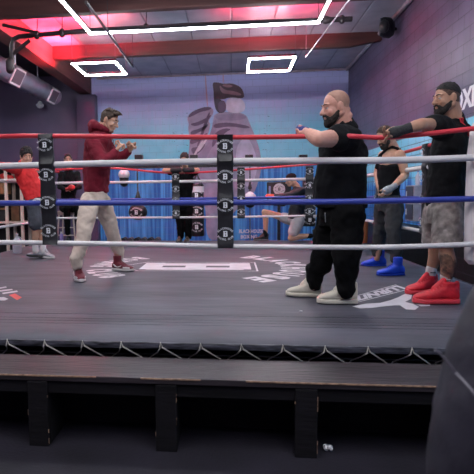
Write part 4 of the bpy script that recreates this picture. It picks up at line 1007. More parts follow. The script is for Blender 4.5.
# ---- bald bearded man leaning an arm over the red rope
def bald():
    root = empty('person', (at(335, 297, 4.5).x, 4.5, CZ), 'bald bearded person in black tee and trousers leaning an arm over the red rope', 'person')
    sk = skin('skin_pink', (0.60, 0.30, 0.23)); 
    pel, ch, nk = at(341, 203, 4.52), at(343, 156, 4.50), at(343, 124, 4.48)
    hc = at(335.5, 107.5, 4.45); R = frame((-0.97, -0.22, -0.20)); k = 1.12
    lat = V((-.35, -.94, 0)); fr = V((-.94, .30, 0))
    sn, sf = at(347, 137, 4.27), at(337, 137, 4.74)
    en, wn = at(319, 139.5, 4.00), at(306.5, 131.8, 4.13)
    ef, wf = at(331, 166, 4.80), at(328, 186, 4.62)
    hn, hf = at(347, 214, 4.38), at(334, 214, 4.64); kn, kf = at(346, 250, 4.34), at(325, 248, 4.60); an, af = at(346, 288, 4.37), at(315, 281, 4.66)
    b = MB(); head_geo(b, hc, R, k, nk + V((0.01, 0, -.03)), .078)
    P = lambda x, y, z: hc + R @ (V((x, y, z))*k)
    b.cap(P(-.035, -.070, -.035), P(.035, -.070, -.035), .026); b.cap(P(-.04, -.072, -.078), P(.04, -.072, -.078), .030)
    b.loft(torso_st(pel, ch, nk, lat, fr, (.18, .19, .2, .16), (.14, .15, .14, .11)), n=22)
    seg(b, [sn, sn.lerp(en, .5), en, en.lerp(wn, .3), wn], [.075, .072, .058, .056, .036]); seg(b, [sf, ef, wf], [.07, .052, .036])
    hd = at(300, 131.5, 4.22)-wn; hand_geo(b, wn, hd, V((.2, .5, -.8)), 1.0, 1.5, -1); hand_geo(b, wf, V((-.4, -.3, -.6)), V((.5, 0, -.5)), 1.05, .5, 1)
    seg(b, [hn, kn, an + V((0, 0, -.04))], [.10, .07, .045]); seg(b, [hf, kf, af + V((0, 0, -.04))], [.10, .07, .045])
    b.build('body', sk, root, voxel=.005, it=2)
    head_parts(root, hc, R, k, mat('brow_light', (.12, .06, .04), .8))
    bm_ = mat('beard_dark', (0.018, 0.012, 0.010), .9, var=.4, vscale=60, bump=.7, bscale=110)
    g = MB(); beard_geo(g, P, k, 1.05); g.build('beard', bm_, root, voxel=.005, it=2, disp=.01, dscale=.012)
    # close-cropped hair over the back and sides
    hair_shell(root, hc, R, k, mat('cropped_hair', (0.40, 0.215, 0.16), .7, var=.12, vscale=40), grow=.0012, p0=(.045, .105), p1=(-.012, -.035), name='cropped_hair', disp=0)
    t = MB(); t.loft(torso_st(pel, ch, nk + V((0, 0, -.02)), lat, fr, (.245, .25, .25, .23), (.215, .225, .195, .16), hem=.035, sag=.02), n=28)
    seg(t, [sn + V((0, 0, -.02)), sn.lerp(en, .42)], [.115, .105]); seg(t, [sf + V((0, 0, -.02)), sf.lerp(ef, .75)], [.11, .10])
    t.cap(nk + V((.01, 0, -.05)), nk + V((0, 0, .0)), .115, .088, 20)
    t.build('tee_shirt', M_bk, root, voxel=.01, it=6, disp=.035, dscale=.11)
    t = MB(); t.loft([(pel + V((0, 0, -.0)), lat*.2, fr*.18), (pel + V((0, 0, -.12)), lat*.215, fr*.195), (pel + V((0, 0, -.20)), lat*.2, fr*.18)], n=26)
    for hh, kk, aa in ((hn, kn, an), (hf, kf, af)):
        seg(t, [hh, hh.lerp(kk, .5), kk, kk.lerp(aa, .5), aa + V((0, 0, .10)), aa + V((0, 0, .045)), aa + V((0, 0, -.03))], [.145, .135, .115, .098, .090, .080, .066])
    t.build('joggers', M_bk2, root, voxel=.01, it=5, disp=.04, dscale=.10)
    wr = mat('blue_wrap', (0.02, 0.035, 0.22), .7, var=.3, vscale=20, bump=.4, bscale=40)
    g = MB(); d = hd.normalized(); g.loft([(wn - d*.035, V((0, .034, 0)), V((0, 0, .036))), (wn + d*.03, V((0, .042, 0)), V((0, 0, .045))), (wn + d*.075, V((0, .05, 0)), V((0, 0, .052))), (wn + d*.13, V((0, .054, 0)), V((0, 0, .056))), (wn + d*.165, V((0, .03, 0)), V((0, 0, .034)))], n=16)
    g.build('hand_wrap', wr, root, voxel=.006, it=4)
    cr, cs = mat('cream_knit', (.62, .57, .47), .6, var=.08, vscale=20, bump=.3, bscale=40), mat('cream_sole', (.66, .60, .50), .5, var=.05)
    shoe(root, gz(337, 303.5, CZ), (-1, -.06, 0), .33, cr, cs, 'cream running shoe', lace_m=cs, tall_sole=.038, hk=1.5)
    shoe(root, gz(303.5, 296.5, CZ), (-1, .12, 0), .31, cr, cs, 'cream running shoe', lace_m=cs, tall_sole=.038, hk=1.5)
    st = MB(); st.chain([at(325, 213, 4.26), at(325.5, 222, 4.25)], [.0035, .0035], 6); st.build('drawstring', mat('grey_cord', (.2, .2, .2), .6), root)
bald()

# ---- man in black tank top and blue boots
def tank():
    root = empty('person', (at(388, 268, 6.35).x, 6.35, CZ), 'person in black tank top and blue boxing boots standing with bowed head', 'person')
    sk = skin('skin_tan', (0.55, 0.31, 0.21)); Y = 6.4
    pel, ch, nk = at(389, 197, Y), at(389.5, 167, Y), at(393, 148, Y)
    hc = at(385, 136.5, 6.33); R = frame((-0.82, -0.30, -0.48)); k = 1.0
    lat = V((-.40, -.92, 0)); fr = V((-.92, .40, 0))
    sn, sf = at(400, 155, 6.26), at(383, 155, 6.58)
    en, wn = at(405.5, 175, 6.24), at(392, 187.5, 6.06)
    ef, wf = at(377, 173, 6.62), at(379, 187, 6.45)
    hn, hf = at(394, 205, 6.29), at(384, 205, 6.50); kn, kf = at(393.5, 233, 6.18), at(380, 231, 6.62); an, af = at(396, 262, 6.15), at(377, 256, 6.72)
    b = MB(); head_geo(b, hc, R, k, nk, .06)
    b.loft(torso_st(pel, ch, nk, lat, fr, (.15, .145, .175, .16), (.10, .10, .12, .11)), n=22)
    seg(b, [sn, sn.lerp(en, .5), en, en.lerp(wn, .3), wn], [.062, .054, .043, .044, .029]); seg(b, [sf, ef, wf], [.058, .042, .029])
    hd = at(385, 191.5, 6.02)-wn; hand_geo(b, wn, hd, V((.3, .8, .1)), 1.0, .45, 1); hand_geo(b, wf, V((.1, -.5, -.5)), V((.8, 0, -.2)), 1.0, .5, -1)
    seg(b, [hn, kn, an + V((0, 0, -.03))], [.085, .055, .035]); seg(b, [hf, kf, af + V((0, 0, -.03))], [.085, .055, .035])
    b.build('body', sk, root, voxel=.005, it=2)
    head_parts(root, hc, R, k, mat('brow_brown', (.03, .018, .012), .8))
    P = lambda x, y, z: hc + R @ (V((x, y, z))*k)
    hr = mat('hair_short_brown', (0.06, 0.035, 0.024), .8, var=.4, vscale=60, bump=.6, bscale=90)
    hair_shell(root, hc, R, k, hr, grow=.004, p0=(.066, .084), p1=(-.018, -.058), disp=.006)
    g = MB(); beard_geo(g, P, k, 1.02); g.build('beard', mat('beard_dark', (0.018, 0.012, 0.010), .9), root, voxel=.005, it=2, disp=.008, dscale=.012)
    t = MB(); st = torso_st(pel, ch, nk, lat, fr, (.165, .165, .19, .15), (.118, .118, .138, .11), hem=.05, top=False); 
    t.loft(st[:-1] + [(ch.lerp(nk, .12), lat*.165, fr*.132)], n=26)
    for sg in (-1, 1):
        t.chain([ch.lerp(nk, q) + lat*sg*l + fr*f for q, l, f in ((0, .10, .122), (.35, .098, .128), (.66, .092, .112), (.92, .088, .062), (1.02, .086, 0), (.94, .086, -.062), (.66, .088, -.112), (.35, .092, -.128), (0, .10, -.128))], [.026, .021, .019, .018, .018, .018, .020, .024, .03], 10)
    t.build('tank_top', M_bk, root, voxel=.007, it=4, disp=.016, dscale=.08)
    t = MB(); t.loft([(pel + V((0, 0, .02)), lat*.165, fr*.122), (pel + V((0, 0, -.09)), lat*.18, fr*.135), (pel + V((0, 0, -.17)), lat*.165, fr*.12)], n=24)
    for hh, kk, aa in ((hn, kn, an), (hf, kf, af)): seg(t, [hh, hh.lerp(kk, .5), kk, kk.lerp(aa, .5), aa + V((0, 0, .10)), aa + V((0, 0, .04))], [.11, .10, .082, .075, .068, .060])
    t.build('trousers', mat('charcoal_cotton', (.028, .028, .032), .85, var=.3, vscale=9, bump=.5, bscale=12), root, voxel=.009, it=5, disp=.028, dscale=.08)
    gw = mat('grey_wrap', (.30, .31, .34), .75, var=.25, vscale=20, bump=.4, bscale=40)
    g = MB(); d = hd.normalized(); u_ = d.orthogonal().normalized(); v_ = d.cross(u_)
    g.loft([(wn - d*.06, u_*.034, v_*.034), (wn, u_*.036, v_*.036), (wn + d*.05, u_*.046, v_*.046), (wn + d*.095, u_*.046, v_*.046), (wn + d*.125, u_*.034, v_*.034)], n=14); g.build('hand_wrap', gw, root, voxel=.006, it=4)
    bl, bs = mat('blue_suede', (.012, .065, .60), .5, var=.15, vscale=14), mat('blue_sole', (.01, .05, .45), .5)
    shoe(root, gz(390.5, 275.5, CZ), (-.97, -.22, 0), .32, bl, bs, 'blue boxing boot', high=.14, lace_m=bl, tall_sole=.018, boot_r=.05)
    shoe(root, gz(373.5, 266, CZ), (-1, -.05, 0), .31, bl, bs, 'blue boxing boot', high=.14, lace_m=bl, tall_sole=.018, boot_r=.05)
tank()

# ---- man in red shoes reaching along the rope
def redshoes():
    root = empty('person', (at(430, 297, 4.7).x, 4.7, CZ), 'bearded person in black tee, grey camouflage shorts and red shoes reaching along the rope', 'person')
    sk = skin('skin_olive', (0.46, 0.245, 0.16)); Y = 4.75
    pel, ch, nk = at(445, 200, Y), at(448, 152, Y), at(455, 119, Y)
    hc = at(446.5, 98.5, 4.70); R = frame((-0.95, -0.26, -0.12)); k = 1.08
    lat = V((-.30, -.95, 0)); fr = V((-.95, .30, 0))
    sn, sf = at(444, 127, 4.42), at(459, 129, 4.98)
    en, wn = at(421, 124.3, 4.07), at(403, 130.0, 4.03)
    ef, wf = at(456, 165, 5.06), at(446, 190, 5.0)
    hn, hf = at(449, 212, 4.62), at(438, 212, 4.88); kn, kf = at(446, 249, 4.54), at(435, 246, 4.92); an, af = at(446, 287, 4.58), at(430, 278, 4.97)
    b = MB(); head_geo(b, hc, R, k, nk + V((0, 0, -.03)), .066)
    b.loft(torso_st(pel, ch, nk, lat, fr, (.16, .155, .18, .14), (.11, .11, .12, .10)), n=22)
    seg(b, [sn, sn.lerp(en, .5), en, en.lerp(wn, .3), wn], [.064, .058, .045, .045, .030]); seg(b, [sf, ef, wf], [.06, .044, .03])
    hd = at(389, 134, 4.035)-wn; hand_geo(b, wn, hd, V((-.1, .75, -.65)), 1.05, .62, -1); hand_geo(b, wf, V((-.3, 0, -.8)), V((-.5, .2, 0)), 1.05, .5, 1)
    for hh, kk, aa in ((hn, kn, an), (hf, kf, af)): seg(b, [hh, hh.lerp(kk, .5), kk, kk.lerp(aa, .32) + V((.02, 0, 0)), aa + V((0, 0, .05)), aa + V((0, 0, -.04))], [.08, .078, .056, .062, .04, .038])
    b.build('body', sk, root, voxel=.005, it=2)
    bl = mat('brow_dark', (.012, .008, .007), .8); head_parts(root, hc, R, k, bl)
    P = lambda x, y, z: hc + R @ (V((x, y, z))*k)
    hr = mat('hair_black', (0.010, 0.008, 0.008), .75, var=.4, vscale=60, bump=.6, bscale=90); fade = mat('hair_fade', (.10, .055, .04), .8, var=.4, vscale=70)
    hair_shell(root, hc, R, k, hr, grow=.004, p0=(.078, .080), p1=(-.085, .012), disp=.006, top=.006)
    hair_shell(root, hc, R, k, fade, grow=.0015, p0=(.060, .060), p1=(-.018, -.05), disp=0, name='hair_fade')
    g = MB(); beard_geo(g, P, k, 1.0); g.build('beard', mat('beard_dark', (0.018, 0.012, 0.010), .9), root, voxel=.005, it=2, disp=.01, dscale=.012)
    t = MB(); t.loft(torso_st(pel, ch, nk, lat, fr, (.185, .18, .205, .185), (.155, .150, .152, .13), hem=.06), n=28)
    seg(t, [sn + V((0, 0, -.015)), sn.lerp(en, .52)], [.098, .084]); seg(t, [sf + V((0, 0, -.02)), sf.lerp(ef, .65)], [.095, .085]); t.cap(nk + V((0, 0, -.05)), nk + V((0, 0, -.005)), .10, .082, 20)
    ts = t.build('tee_shirt', M_bk, root, voxel=.009, it=6, disp=.03, dscale=.10)
    c = ch.lerp(nk, .62)     # red print on the back
    rp = mat('red_tee_print', (.62, .02, .035), .6)
    off = root_loc(root)
    for x0, y0, x1, y1, w_ in ((464.2, 111, 466.4, 124, .018), (467.6, 112.5, 468.8, 123, .010)):
        mb = MB(); rows = []
        for i in range(9):
            q = at(x0 + (x1-x0)*i/8, y0 + (y1-y0)*i/8, 4.60); ok, loc, nor, _ = ts.closest_point_on_mesh(q - off)
            w = w_*(1-.6*i/8)*.5; tv = nor.cross(V((0, 0, 1))).normalized(); rows.append([loc + off + nor*.003 - tv*w, loc + off + nor*.003 + tv*w])
        for a_, b_ in zip(rows[:-1], rows[1:]):
            vs_ = [mb.bm.verts.new(p) for p in (a_[0], a_[1], b_[1], b_[0])]; mb.bm.faces.new(vs_)
        bmesh.ops.remove_doubles(mb.bm, verts=mb.bm.verts[:], dist=.0004); mb.build('back_print', rp, ts)
    t = MB(); t.loft([(pel + V((0, 0, .05)), lat*.17, fr*.14), (pel + V((0, 0, -.08)), lat*.205, fr*.165), (pel + V((0, 0, -.20)), lat*.195, fr*.16)], n=24)
    camo = mat('grey_camouflage', (.27, .235, .22), .8, var=.4, vscale=18, bump=.4, bscale=14, col2=(.40, .35, .33))
    for hh, kk in ((hn, kn), (hf, kf)): 
        e_ = hh.lerp(kk, .93); t.loft([(hh + V((0, 0, .10)), V((.10, 0, 0)), V((0, .10, 0))), (hh, V((.125, 0, 0)), V((0, .12, 0))), (hh.lerp(kk, .5), V((.125, 0, 0)), V((0, .115, 0))), (e_, V((.118, 0, 0)), V((0, .108, 0)))], n=20)
    t.build('shorts', camo, root, voxel=.008, it=4, disp=.025, dscale=.08)
    # tattooed calf: ink sleeve skin-tight on the nearer leg
    tt = mat('tattoo_ink', (.09, .06, .055), .55, var=.6, vscale=26, col2=(.34, .19, .13))
    MB().chain([kn.lerp(an, .16), kn.lerp(an, .32) + V((.02, 0, 0)), kn.lerp(an, .6) + V((.008, 0, 0)), kn.lerp(an, .8)], [.0605, .0625, .054, .0445], 18).build('calf_tattoo', tt, root)
    sw = mat('white_sock', (.70, .67, .66), .85, var=.06, bump=.4, bscale=60)
    for aa, kk in ((an, kn), (af, kf)): 
        so = MB().chain([aa.lerp(kk, .30), aa.lerp(kk, .12), aa + V((0, 0, -.04))], [.048, .046, .048], 18).build('sock', sw, root, voxel=.006, it=2)
        MB().box(aa.lerp(kk, .19) + V((0, -.049, 0)), (.045, .006, .007)).build('sock_mark', MATS['black_jersey'], so, smooth=False)
    wrp = mat('black_wrap', (.018, .017, .02), .8, var=.3, vscale=24, bump=.5, bscale=50)
    g = MB(); d = hd.normalized(); d1_ = (en-wn).normalized(); u_ = d.orthogonal().normalized(); v_ = d.cross(u_)
    g.loft([(wn + d1_*.075, u_*.040, v_*.040), (wn + d1_*.03, u_*.039, v_*.039), (wn, u_*.037, v_*.037), (wn + d*.045, u_*.045, v_*.043), (wn + d*.085, u_*.044, v_*.040), (wn + d*.10, u_*.036, v_*.032)], n=16); g.build('hand_wrap', wrp, root, voxel=.006, it=3)
    rs_, rk = mat('red_knit', (.66, .015, .03), .55, var=.15, vscale=20, bump=.3, bscale=30), mat('red_sole', (.72, .05, .07), .4)
    shoe(root, gz(435.5, 303.5, CZ), (-1, -.02, 0), .365, rs_, rk, 'red running shoe', lace_m=rk, tall_sole=.036, hk=1.42)
    shoe(root, gz(421.5, 293.5, CZ), (-.93, -.36, 0), .33, rs_, rk, 'red running shoe', lace_m=rk, tall_sole=.036, hk=1.42)
redshoes()

# ---- person kneeling beyond the far ropes
def kneeler():
    Y = 10.35
    root = empty('person', (at(290, 240, Y).x, Y, CZ), 'person in black cap and jacket kneeling on one knee beyond the far ropes', 'person')
    sk = skin('skin_tan', (0.55, 0.31, 0.21)); k = 1.0
    pel, ch, nk = at(295, 218, Y), at(299, 199, Y), at(297, 186.5, Y)
    hc = at(291, 180.3, Y-.03); R = frame((-0.93, -0.25, -0.25)); lat = V((-.2, -1, 0)); fr = V((-1, .1, 0))
    sn, sf = at(302, 191, 10.18), at(296, 191, 10.52)
    en, wn = at(288, 196, 10.08), at(274, 196.5, 10.12); ef, wf = at(283, 203, 10.58), at(272, 203, 10.5)
    hn, hf = at(298, 222, 10.24), at(292, 220, 10.46); kf, af = at(264.5, 212, 10.5), at(265.5, 236, 10.5); kn = V((at(291, 238, 10.2).x, 10.2, CZ+.075)); an = V((at(311, 236, 10.2).x, 10.2, CZ+.12))
    b = MB(); head_geo(b, hc, R, k, nk, .055); b.loft(torso_st(pel, ch, nk, lat, fr, (.14, .13, .16, .13), (.09, .09, .1, .09)), n=20)
    seg(b, [sn, en, wn], [.05, .04, .028]); seg(b, [sf, ef, wf], [.05, .04, .028]); hand_geo(b, wn, V((-1, 0, .1)), V((0, 1, 0)), 1, 1.0, 1); hand_geo(b, wf, V((-1, 0, 0)), V((0, -1, 0)), 1, .8, 1)
    seg(b, [hn, kn, kn.lerp(an, .35) + V((0, 0, .01)), an], [.085, .065, .062, .04]); seg(b, [hf, kf, kf.lerp(af, .3) + V((.02, 0, 0)), af], [.085, .06, .058, .038])
    b.build('body', sk, root, voxel=.008, it=3); head_parts(root, hc, R, k, None)
    P = lambda x, y, z: hc + R @ (V((x, y, z))*k)
    c = MB(); c.ell(P(0, -.015, .055), (.092, .112, .085), R); c.loft([(P(0, .05, .055), R @ V((.07, 0, 0)), R @ V((0, 0, .012))), (P(0, .13, .05), R @ V((.062, 0, 0)), R @ V((0, 0, .009))), (P(0, .165, .044), R @ V((.035, 0, 0)), R @ V((0, 0, .007)))], n=16); c.build('cap', M_bk, root, voxel=.008, it=3)
    t = MB(); t.loft(torso_st(pel, ch, nk, lat, fr, (.185, .18, .2, .17), (.145, .15, .15, .125), hem=.02), n=24); seg(t, [sn, en, wn.lerp(en, .1)], [.085, .07, .048]); seg(t, [sf, ef, wf.lerp(ef, .1)], [.085, .07, .048])
    t.build('jacket', mat('black_nylon', (.013, .014, .02), .55, var=.3, bump=.4, bscale=14), root, voxel=.011, it=4, disp=.03, dscale=.09)
    t = MB(); seg(t, [hn + V((0, 0, .02)), hn.lerp(kn, .62)], [.13, .115]); seg(t, [hf, hf.lerp(kf, .30)], [.12, .105]); t.ell(pel + V((0, 0, -.04)), (.14, .18, .11))
    t.build('shorts', mat('grey_shorts', (.42, .40, .42), .8, var=.15, bump=.3, bscale=14), root, voxel=.011, it=4)
    for w_, nm in ((wn, 'black'), (wf, 'black')): 
        g = MB().cap(w_ + V((-.02, 0, 0)), w_ + V((-.115, 0, .005)), .045, .052, 14); o_ = g.build('boxing_hand_wrap', mat('orange_red_wrap', (.75, .08, .03), .5, var=.15), root, voxel=.01, it=2)
    for a_, k_ in ((an, kn), (af, kf)): MB().chain([a_.lerp(k_, .22), a_], [.045, .045], 14).build('sock', M_bk, root)
    sh_ = mat('black_shoe', (.02, .02, .022), .5)
    shoe(root, V((at(261, 240, 10.5).x, 10.5, 0)), (-1, -.05, 0), .30, sh_, mat('grey_sole', (.12, .12, .13), .5))
    # rear foot rests on its toes
    shoe(root, V((an.x+.13, 10.2, 0)), (-1, 0, 0), .28, sh_, MATS['grey_sole'], pitch=-1.0, z=CZ)
kneeler()

# ---- person leaning on the far ropes
def leaner():
    root = empty('person', (at(184, 241, 10.1).x, 10.1, CZ), 'person in black leaning folded arms on the far red rope with head lowered', 'person')
    sk = skin('skin_tan', (0.55, 0.31, 0.21)); k = 1.0
    pel, ch, nk = at(183, 205, 10.05), at(184, 182, 9.98), at(185, 168, 9.88); hc = at(184.5, 159.5, 9.74); R = frame((-.1, -0.86, -0.50)); lat = V((1, 0, 0)); fr = V((0, -1, 0))
    sl, sr = at(175.5, 172, 9.9), at(194, 172, 9.9); el, er = at(164.5, 170.5, 9.52), at(197.5, 170, 9.52); wl, wr = at(176, 170, 9.40), at(189, 170, 9.42)
    hl, hr_ = at(179, 209, 10.05), at(188, 209, 10.05); kl, kr = at(180.5, 225, 10.05), at(188, 225, 10.05); al, ar = at(180.5, 238, 10.1), at(188.5, 238.5, 10.1)
    b = MB(); head_geo(b, hc, R, k, nk, .055); b.loft(torso_st(pel, ch, nk, lat, fr, (.14, .13, .16, .14), (.09, .09, .1, .09)), n=20)
    seg(b, [sl, el, wl], [.052, .045, .032]); seg(b, [sr, er, wr], [.052, .045, .032]); hand_geo(b, wl, V((1, -.1, -.1)), V((0, .2, -1)), 1, .4, 1); hand_geo(b, wr, V((-1, -.1, .0)), V((0, .2, -1)), 1, .4, 1)
    seg(b, [hl, kl, al], [.08, .055, .04]); seg(b, [hr_, kr, ar], [.08, .055, .04]); b.build('body', sk, root, voxel=.008, it=3); head_parts(root, hc, R, k, None)
    hair_shell(root, hc, R, k, MATS['hair_black'], grow=.009, lumps=14)
    t = MB(); t.loft(torso_st(pel, ch, nk, lat, fr, (.17, .165, .19, .18), (.12, .12, .13, .12), hem=.02), n=24); seg(t, [sl, sl.lerp(el, .5)], [.085, .075]); seg(t, [sr, sr.lerp(er, .5)], [.085, .075]); t.build('tee_shirt', M_bk, root, voxel=.01, it=4, disp=.02, dscale=.09)
    t = MB(); t.ell(pel + V((0, 0, -.05)), (.17, .12, .12))
    for a, c, d in ((hl, kl, al), (hr_, kr, ar)): seg(t, [a, c, d + V((0, 0, .03))], [.105, .08, .065])
    t.build('trousers', M_bk2, root, voxel=.01, it=4, disp=.02, dscale=.08)
    for w_, e_ in ((wl, el), (wr, er)): 
        d = (w_-e_).normalized(); MB().cap(w_ - d*.09, w_ + d*.09, .042, .046, 14).build('hand_wrap', MATS['black_wrap'], root, voxel=.01, it=2)
    for a_ in (al, ar): shoe(root, V((a_.x-.02, 10.02, 0)), (-.1, -1, 0), .29, mat('brown_shoe', (.07, .045, .035), .5), MATS['grey_sole'])
leaner()

# ---- boy in red leaning back on the left ropes
def boy():
    root = empty('person', (at(38, 257, 7.5).x, 7.5, CZ), 'curly-haired person in red top and grey shorts leaning back on the left ropes', 'person')
    sk = skin('skin_warm', (0.56, 0.32, 0.22)); k = 1.04
    pel, ch, nk = at(35.5, 198, 7.5), at(27.5, 178, 7.5), at(22.5, 166, 7.5); hc = at(26.5, 156.5, 7.42); R = frame((.55, -0.80, -0.22)); lat = V((-.75, -.66, 0)); fr = V((.66, -.75, 0))
    sn, sf = at(17, 169.5, 7.34), at(29.5, 169, 7.66); en, wn = at(6, 166.5, 7.05), at(-8, 163, 6.75); ef, wf = at(35, 181, 7.8), at(38, 192, 7.62)
    hn, hf = at(33.5, 204, 7.42), at(39, 204, 7.6); kn, kf = at(35.5, 226, 7.34), at(41.5, 226, 7.5); an, af = at(35.5, 249, 7.42), at(43.5, 250, 7.52)
    b = MB(); head_geo(b, hc, R, k, nk, .05); b.loft(torso_st(pel, ch, nk, lat, fr, (.13, .12, .15, .12), (.085, .085, .09, .08)), n=20)
    seg(b, [sn, en, wn], [.045, .036, .026]); seg(b, [sf, ef, wf], [.045, .036, .026]); hand_geo(b, wn, wn-en, V((0, 0, -1)), .95, .7, 1); hand_geo(b, wf, V((.1, -.2, -1)), V((-.5, -.5, 0)), .95, .4, 1)
    for a, c, d in ((hn, kn, an), (hf, kf, af)): seg(b, [a, c, c.lerp(d, .35) + V((-.01, .01, 0)), d], [.08, .055, .055, .036])
    b.build('body', sk, root, voxel=.0065, it=3); head_parts(root, hc, R, k, MATS['brow_dark'])
    g = MB(); P = lambda x, y, z: hc + R @ (V((x, y, z))*k); hair_shell(root, hc, R, k, MATS['hair_black'], grow=.014, p0=(.088, .074), p1=(.0, -.05), lumps=110, lump=.022, disp=.012)
    t = MB(); t.loft(torso_st(pel, ch, nk, lat, fr, (.165, .16, .18, .15), (.12, .125, .13, .11), hem=.02), n=24); seg(t, [sn, en, wn.lerp(en, .1)], [.08, .06, .045]); seg(t, [sf, ef, wf.lerp(ef, .15)], [.078, .06, .045]); t.cap(nk + V((0, 0, -.04)), nk + V((0, 0, .03)), .08, .072, 16)
    t.build('red_top', mat('red_cotton', (.62, .018, .02), .8, var=.15, vscale=9, bump=.4, bscale=14), root, voxel=.009, it=5, disp=.028, dscale=.08)
    t = MB(); t.loft([(pel + V((0, 0, .02)), lat*.155, fr*.11), (pel + V((0, 0, -.14)), lat*.165, fr*.125)], n=22)
    for a, c in ((hn, kn), (hf, kf)): seg(t, [a, a.lerp(c, .92)], [.10, .098])
    so = t.build('shorts', mat('dark_grey_shorts', (.045, .05, .065), .8, var=.25, bump=.4, bscale=14), root, voxel=.009, it=4, disp=.02, dscale=.07)
    MB().chain([at(29, 204, 7.30), at(36, 199, 7.32), at(42, 199.5, 7.42)], [.016, .016, .012]).build('white_stripe', mat('sock_white', (.7, .68, .68), .8), so)
    for a_, k_ in ((an, kn), (af, kf)): MB().chain([a_.lerp(k_, .2), a_ + V((0, 0, -.03))], [.042, .044], 14).build('sock', MATS['sock_white'], root)
    gs = mat('grey_mesh_shoe', (.35, .35, .38), .6, var=.2, vscale=20); 
    shoe(root, gz(36.5, 258.5, CZ), (-.92, -.35, 0), .29, gs, mat('black_sole', (.02, .02, .022), .5), 'grey trainer with a black sole', lace_m=MATS['shoe_white'], pitch=.12)
    shoe(root, gz(47.5, 258.5, CZ), (.86, -.42, 0), .28, gs, MATS['shoe_white'], 'grey trainer with a white sole', lace_m=MATS['shoe_white'])
boy()

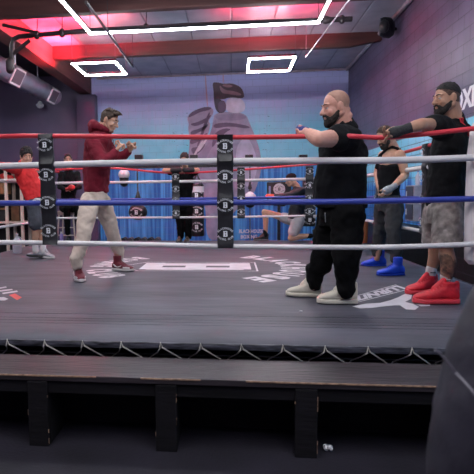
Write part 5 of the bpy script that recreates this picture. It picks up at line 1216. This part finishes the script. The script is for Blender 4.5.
# ---- seated woman behind the far left corner
def woman():
    Y = 10.2
    root = empty('person', (at(68, 236, Y).x, Y, CZ), 'person with tied-back dark hair in black seated behind the far left corner', 'person')
    sk = skin('skin_fair', (0.52, 0.29, 0.20)); k = .93
    pel, ch, nk = at(68, 204, 10.38), at(69, 184, 10.32), at(69, 169, 10.26); hc = at(68, 159.5, 10.2); R = frame((.35, -.92, -.12)); lat = V((-.9, -.4, 0)); fr = V((.4, -.9, 0))
    sn, sf = at(61.5, 174, 10.25), at(77, 174, 10.4); en, wn = at(60, 187, 10.12), at(66, 190, 9.96); ef, wf = at(79.5, 187, 10.2), at(74, 188.5, 9.98)
    hn, hf = at(64, 208, 10.3), at(72, 208, 10.34); kn, kf = at(67, 209, 9.93), at(77.5, 208, 9.92); an, af = at(67.5, 233, 9.95), at(79, 236, 9.95)
    b = MB(); head_geo(b, hc, R, k, nk, .046); b.loft(torso_st(pel, ch, nk, lat, fr, (.15, .11, .14, .11), (.1, .08, .1, .07)), n=20)
    seg(b, [sn, en, wn], [.04, .033, .024]); seg(b, [sf, ef, wf], [.04, .033, .024]); hand_geo(b, wn, V((.6, -.6, 0)), V((.2, .5, -.3)), .9, .7, 1); hand_geo(b, wf, V((-.6, -.6, 0)), V((-.2, .5, -.3)), .9, .7, -1)
    seg(b, [hn, kn, an], [.08, .052, .034]); seg(b, [hf, kf, af], [.08, .052, .034]); b.build('body', sk, root, voxel=.008, it=3); head_parts(root, hc, R, k, MATS['brow_dark'])
    P = lambda x, y, z: hc + R @ (V((x, y, z))*k); hair_shell(root, hc, R, k, MATS['hair_black'], grow=.006, p0=(.070, .078), p1=(-.0, -.06)); MB().ell(P(0, -.13, .02), V((.035, .035, .035))*k).build('hair_bun', MATS['hair_black'], root)
    t = MB(); t.loft(torso_st(pel, ch, nk, lat, fr, (.175, .15, .17, .135), (.13, .12, .135, .10), hem=.0), n=24); seg(t, [sn, en, wn], [.07, .056, .04]); seg(t, [sf, ef, wf], [.07, .056, .04]); t.build('sweater', M_bk, root, voxel=.01, it=4, disp=.025, dscale=.08)
    t = MB(); t.ell(pel + V((0, 0, -.03)), (.19, .17, .11)); 
    for a, c, d in ((hn, kn, an), (hf, kf, af)): seg(t, [a, c, d], [.10, .075, .05])
    t.build('leggings', M_bk2, root, voxel=.01, it=3)
    for a_ in (an, af): shoe(root, V((a_.x+.01, 9.9, 0)), (.2, -1, 0), .26, MATS['black_shoe'], MATS['grey_sole'])
    p = at(71.5, 187.5, 9.86); g = MB().ell(p, (.075, .05, .06)).cap(p + V((-.05, 0, -.02)), p + V((-.1, 0, -.03)), .035, .03)
    tag(g.build('boxing_glove', MATS['glove_red'], voxel=.012, it=2), 'red glove held in the lap of the seated woman', 'boxing glove')
    q = V((pel.x-.02, 10.42, CZ)); zs = pel.z-.14
    r = empty('padded_stool', q, 'beige padded stool under the seated woman', 'stool')
    MB().loft([(V((q.x, q.y, zs-.09)), (.19, 0, 0), (0, .17, 0)), (V((q.x, q.y, zs)), (.2, 0, 0), (0, .18, 0))], n=24, e=4).build('seat', mat('beige_vinyl', (.5, .40, .36), .5, var=.1), r, bevel=.02)
    for sx in (-1, 1):
        for sy in (-1, 1): MB().cap((q.x+sx*.15, q.y+sy*.13, zs-.09), (q.x+sx*.19, q.y+sy*.17, CZ+.012), .016, .014, 10).build('leg', MATS['cream_metal'], r)
    MB().tube([(q.x-.17, q.y-.15, CZ+.3), (q.x+.17, q.y-.15, CZ+.3)], .011).tube([(q.x-.17, q.y-.15, CZ+.14), (q.x+.17, q.y-.15, CZ+.14)], .011).build('foot_rail', MATS['cream_metal'], r)
woman()
# ------------------------------------------------------------------ world and camera
w = bpy.data.worlds.new('world'); SC.world = w; w.use_nodes = True
bg = w.node_tree.nodes['Background']; bg.inputs[0].default_value = (0.8, 0.82, 1.0, 1); bg.inputs[1].default_value = 0.025
cam = bpy.data.cameras.new('camera'); co = bpy.data.objects.new('camera', cam); COL.objects.link(co); SC.camera = co
cam.sensor_width = 36; cam.lens = 36*F/474; cam.shift_x = (237-PX)/474; cam.shift_y = 0
cam.clip_start = 0.05; cam.clip_end = 60
Rm = Matrix((rt, up, -fw)).transposed().to_4x4(); Rm.translation = EYE; co.matrix_world = Rm
cam.dof.use_dof = True; cam.dof.focus_distance = 5.0; cam.dof.aperture_fstop = 4.0
SC.view_settings.view_transform = 'Standard'; SC.view_settings.look = 'None'; SC.view_settings.gamma = 1.0
SC.view_settings.use_curve_mapping = False; SC.view_settings.exposure = 1.3
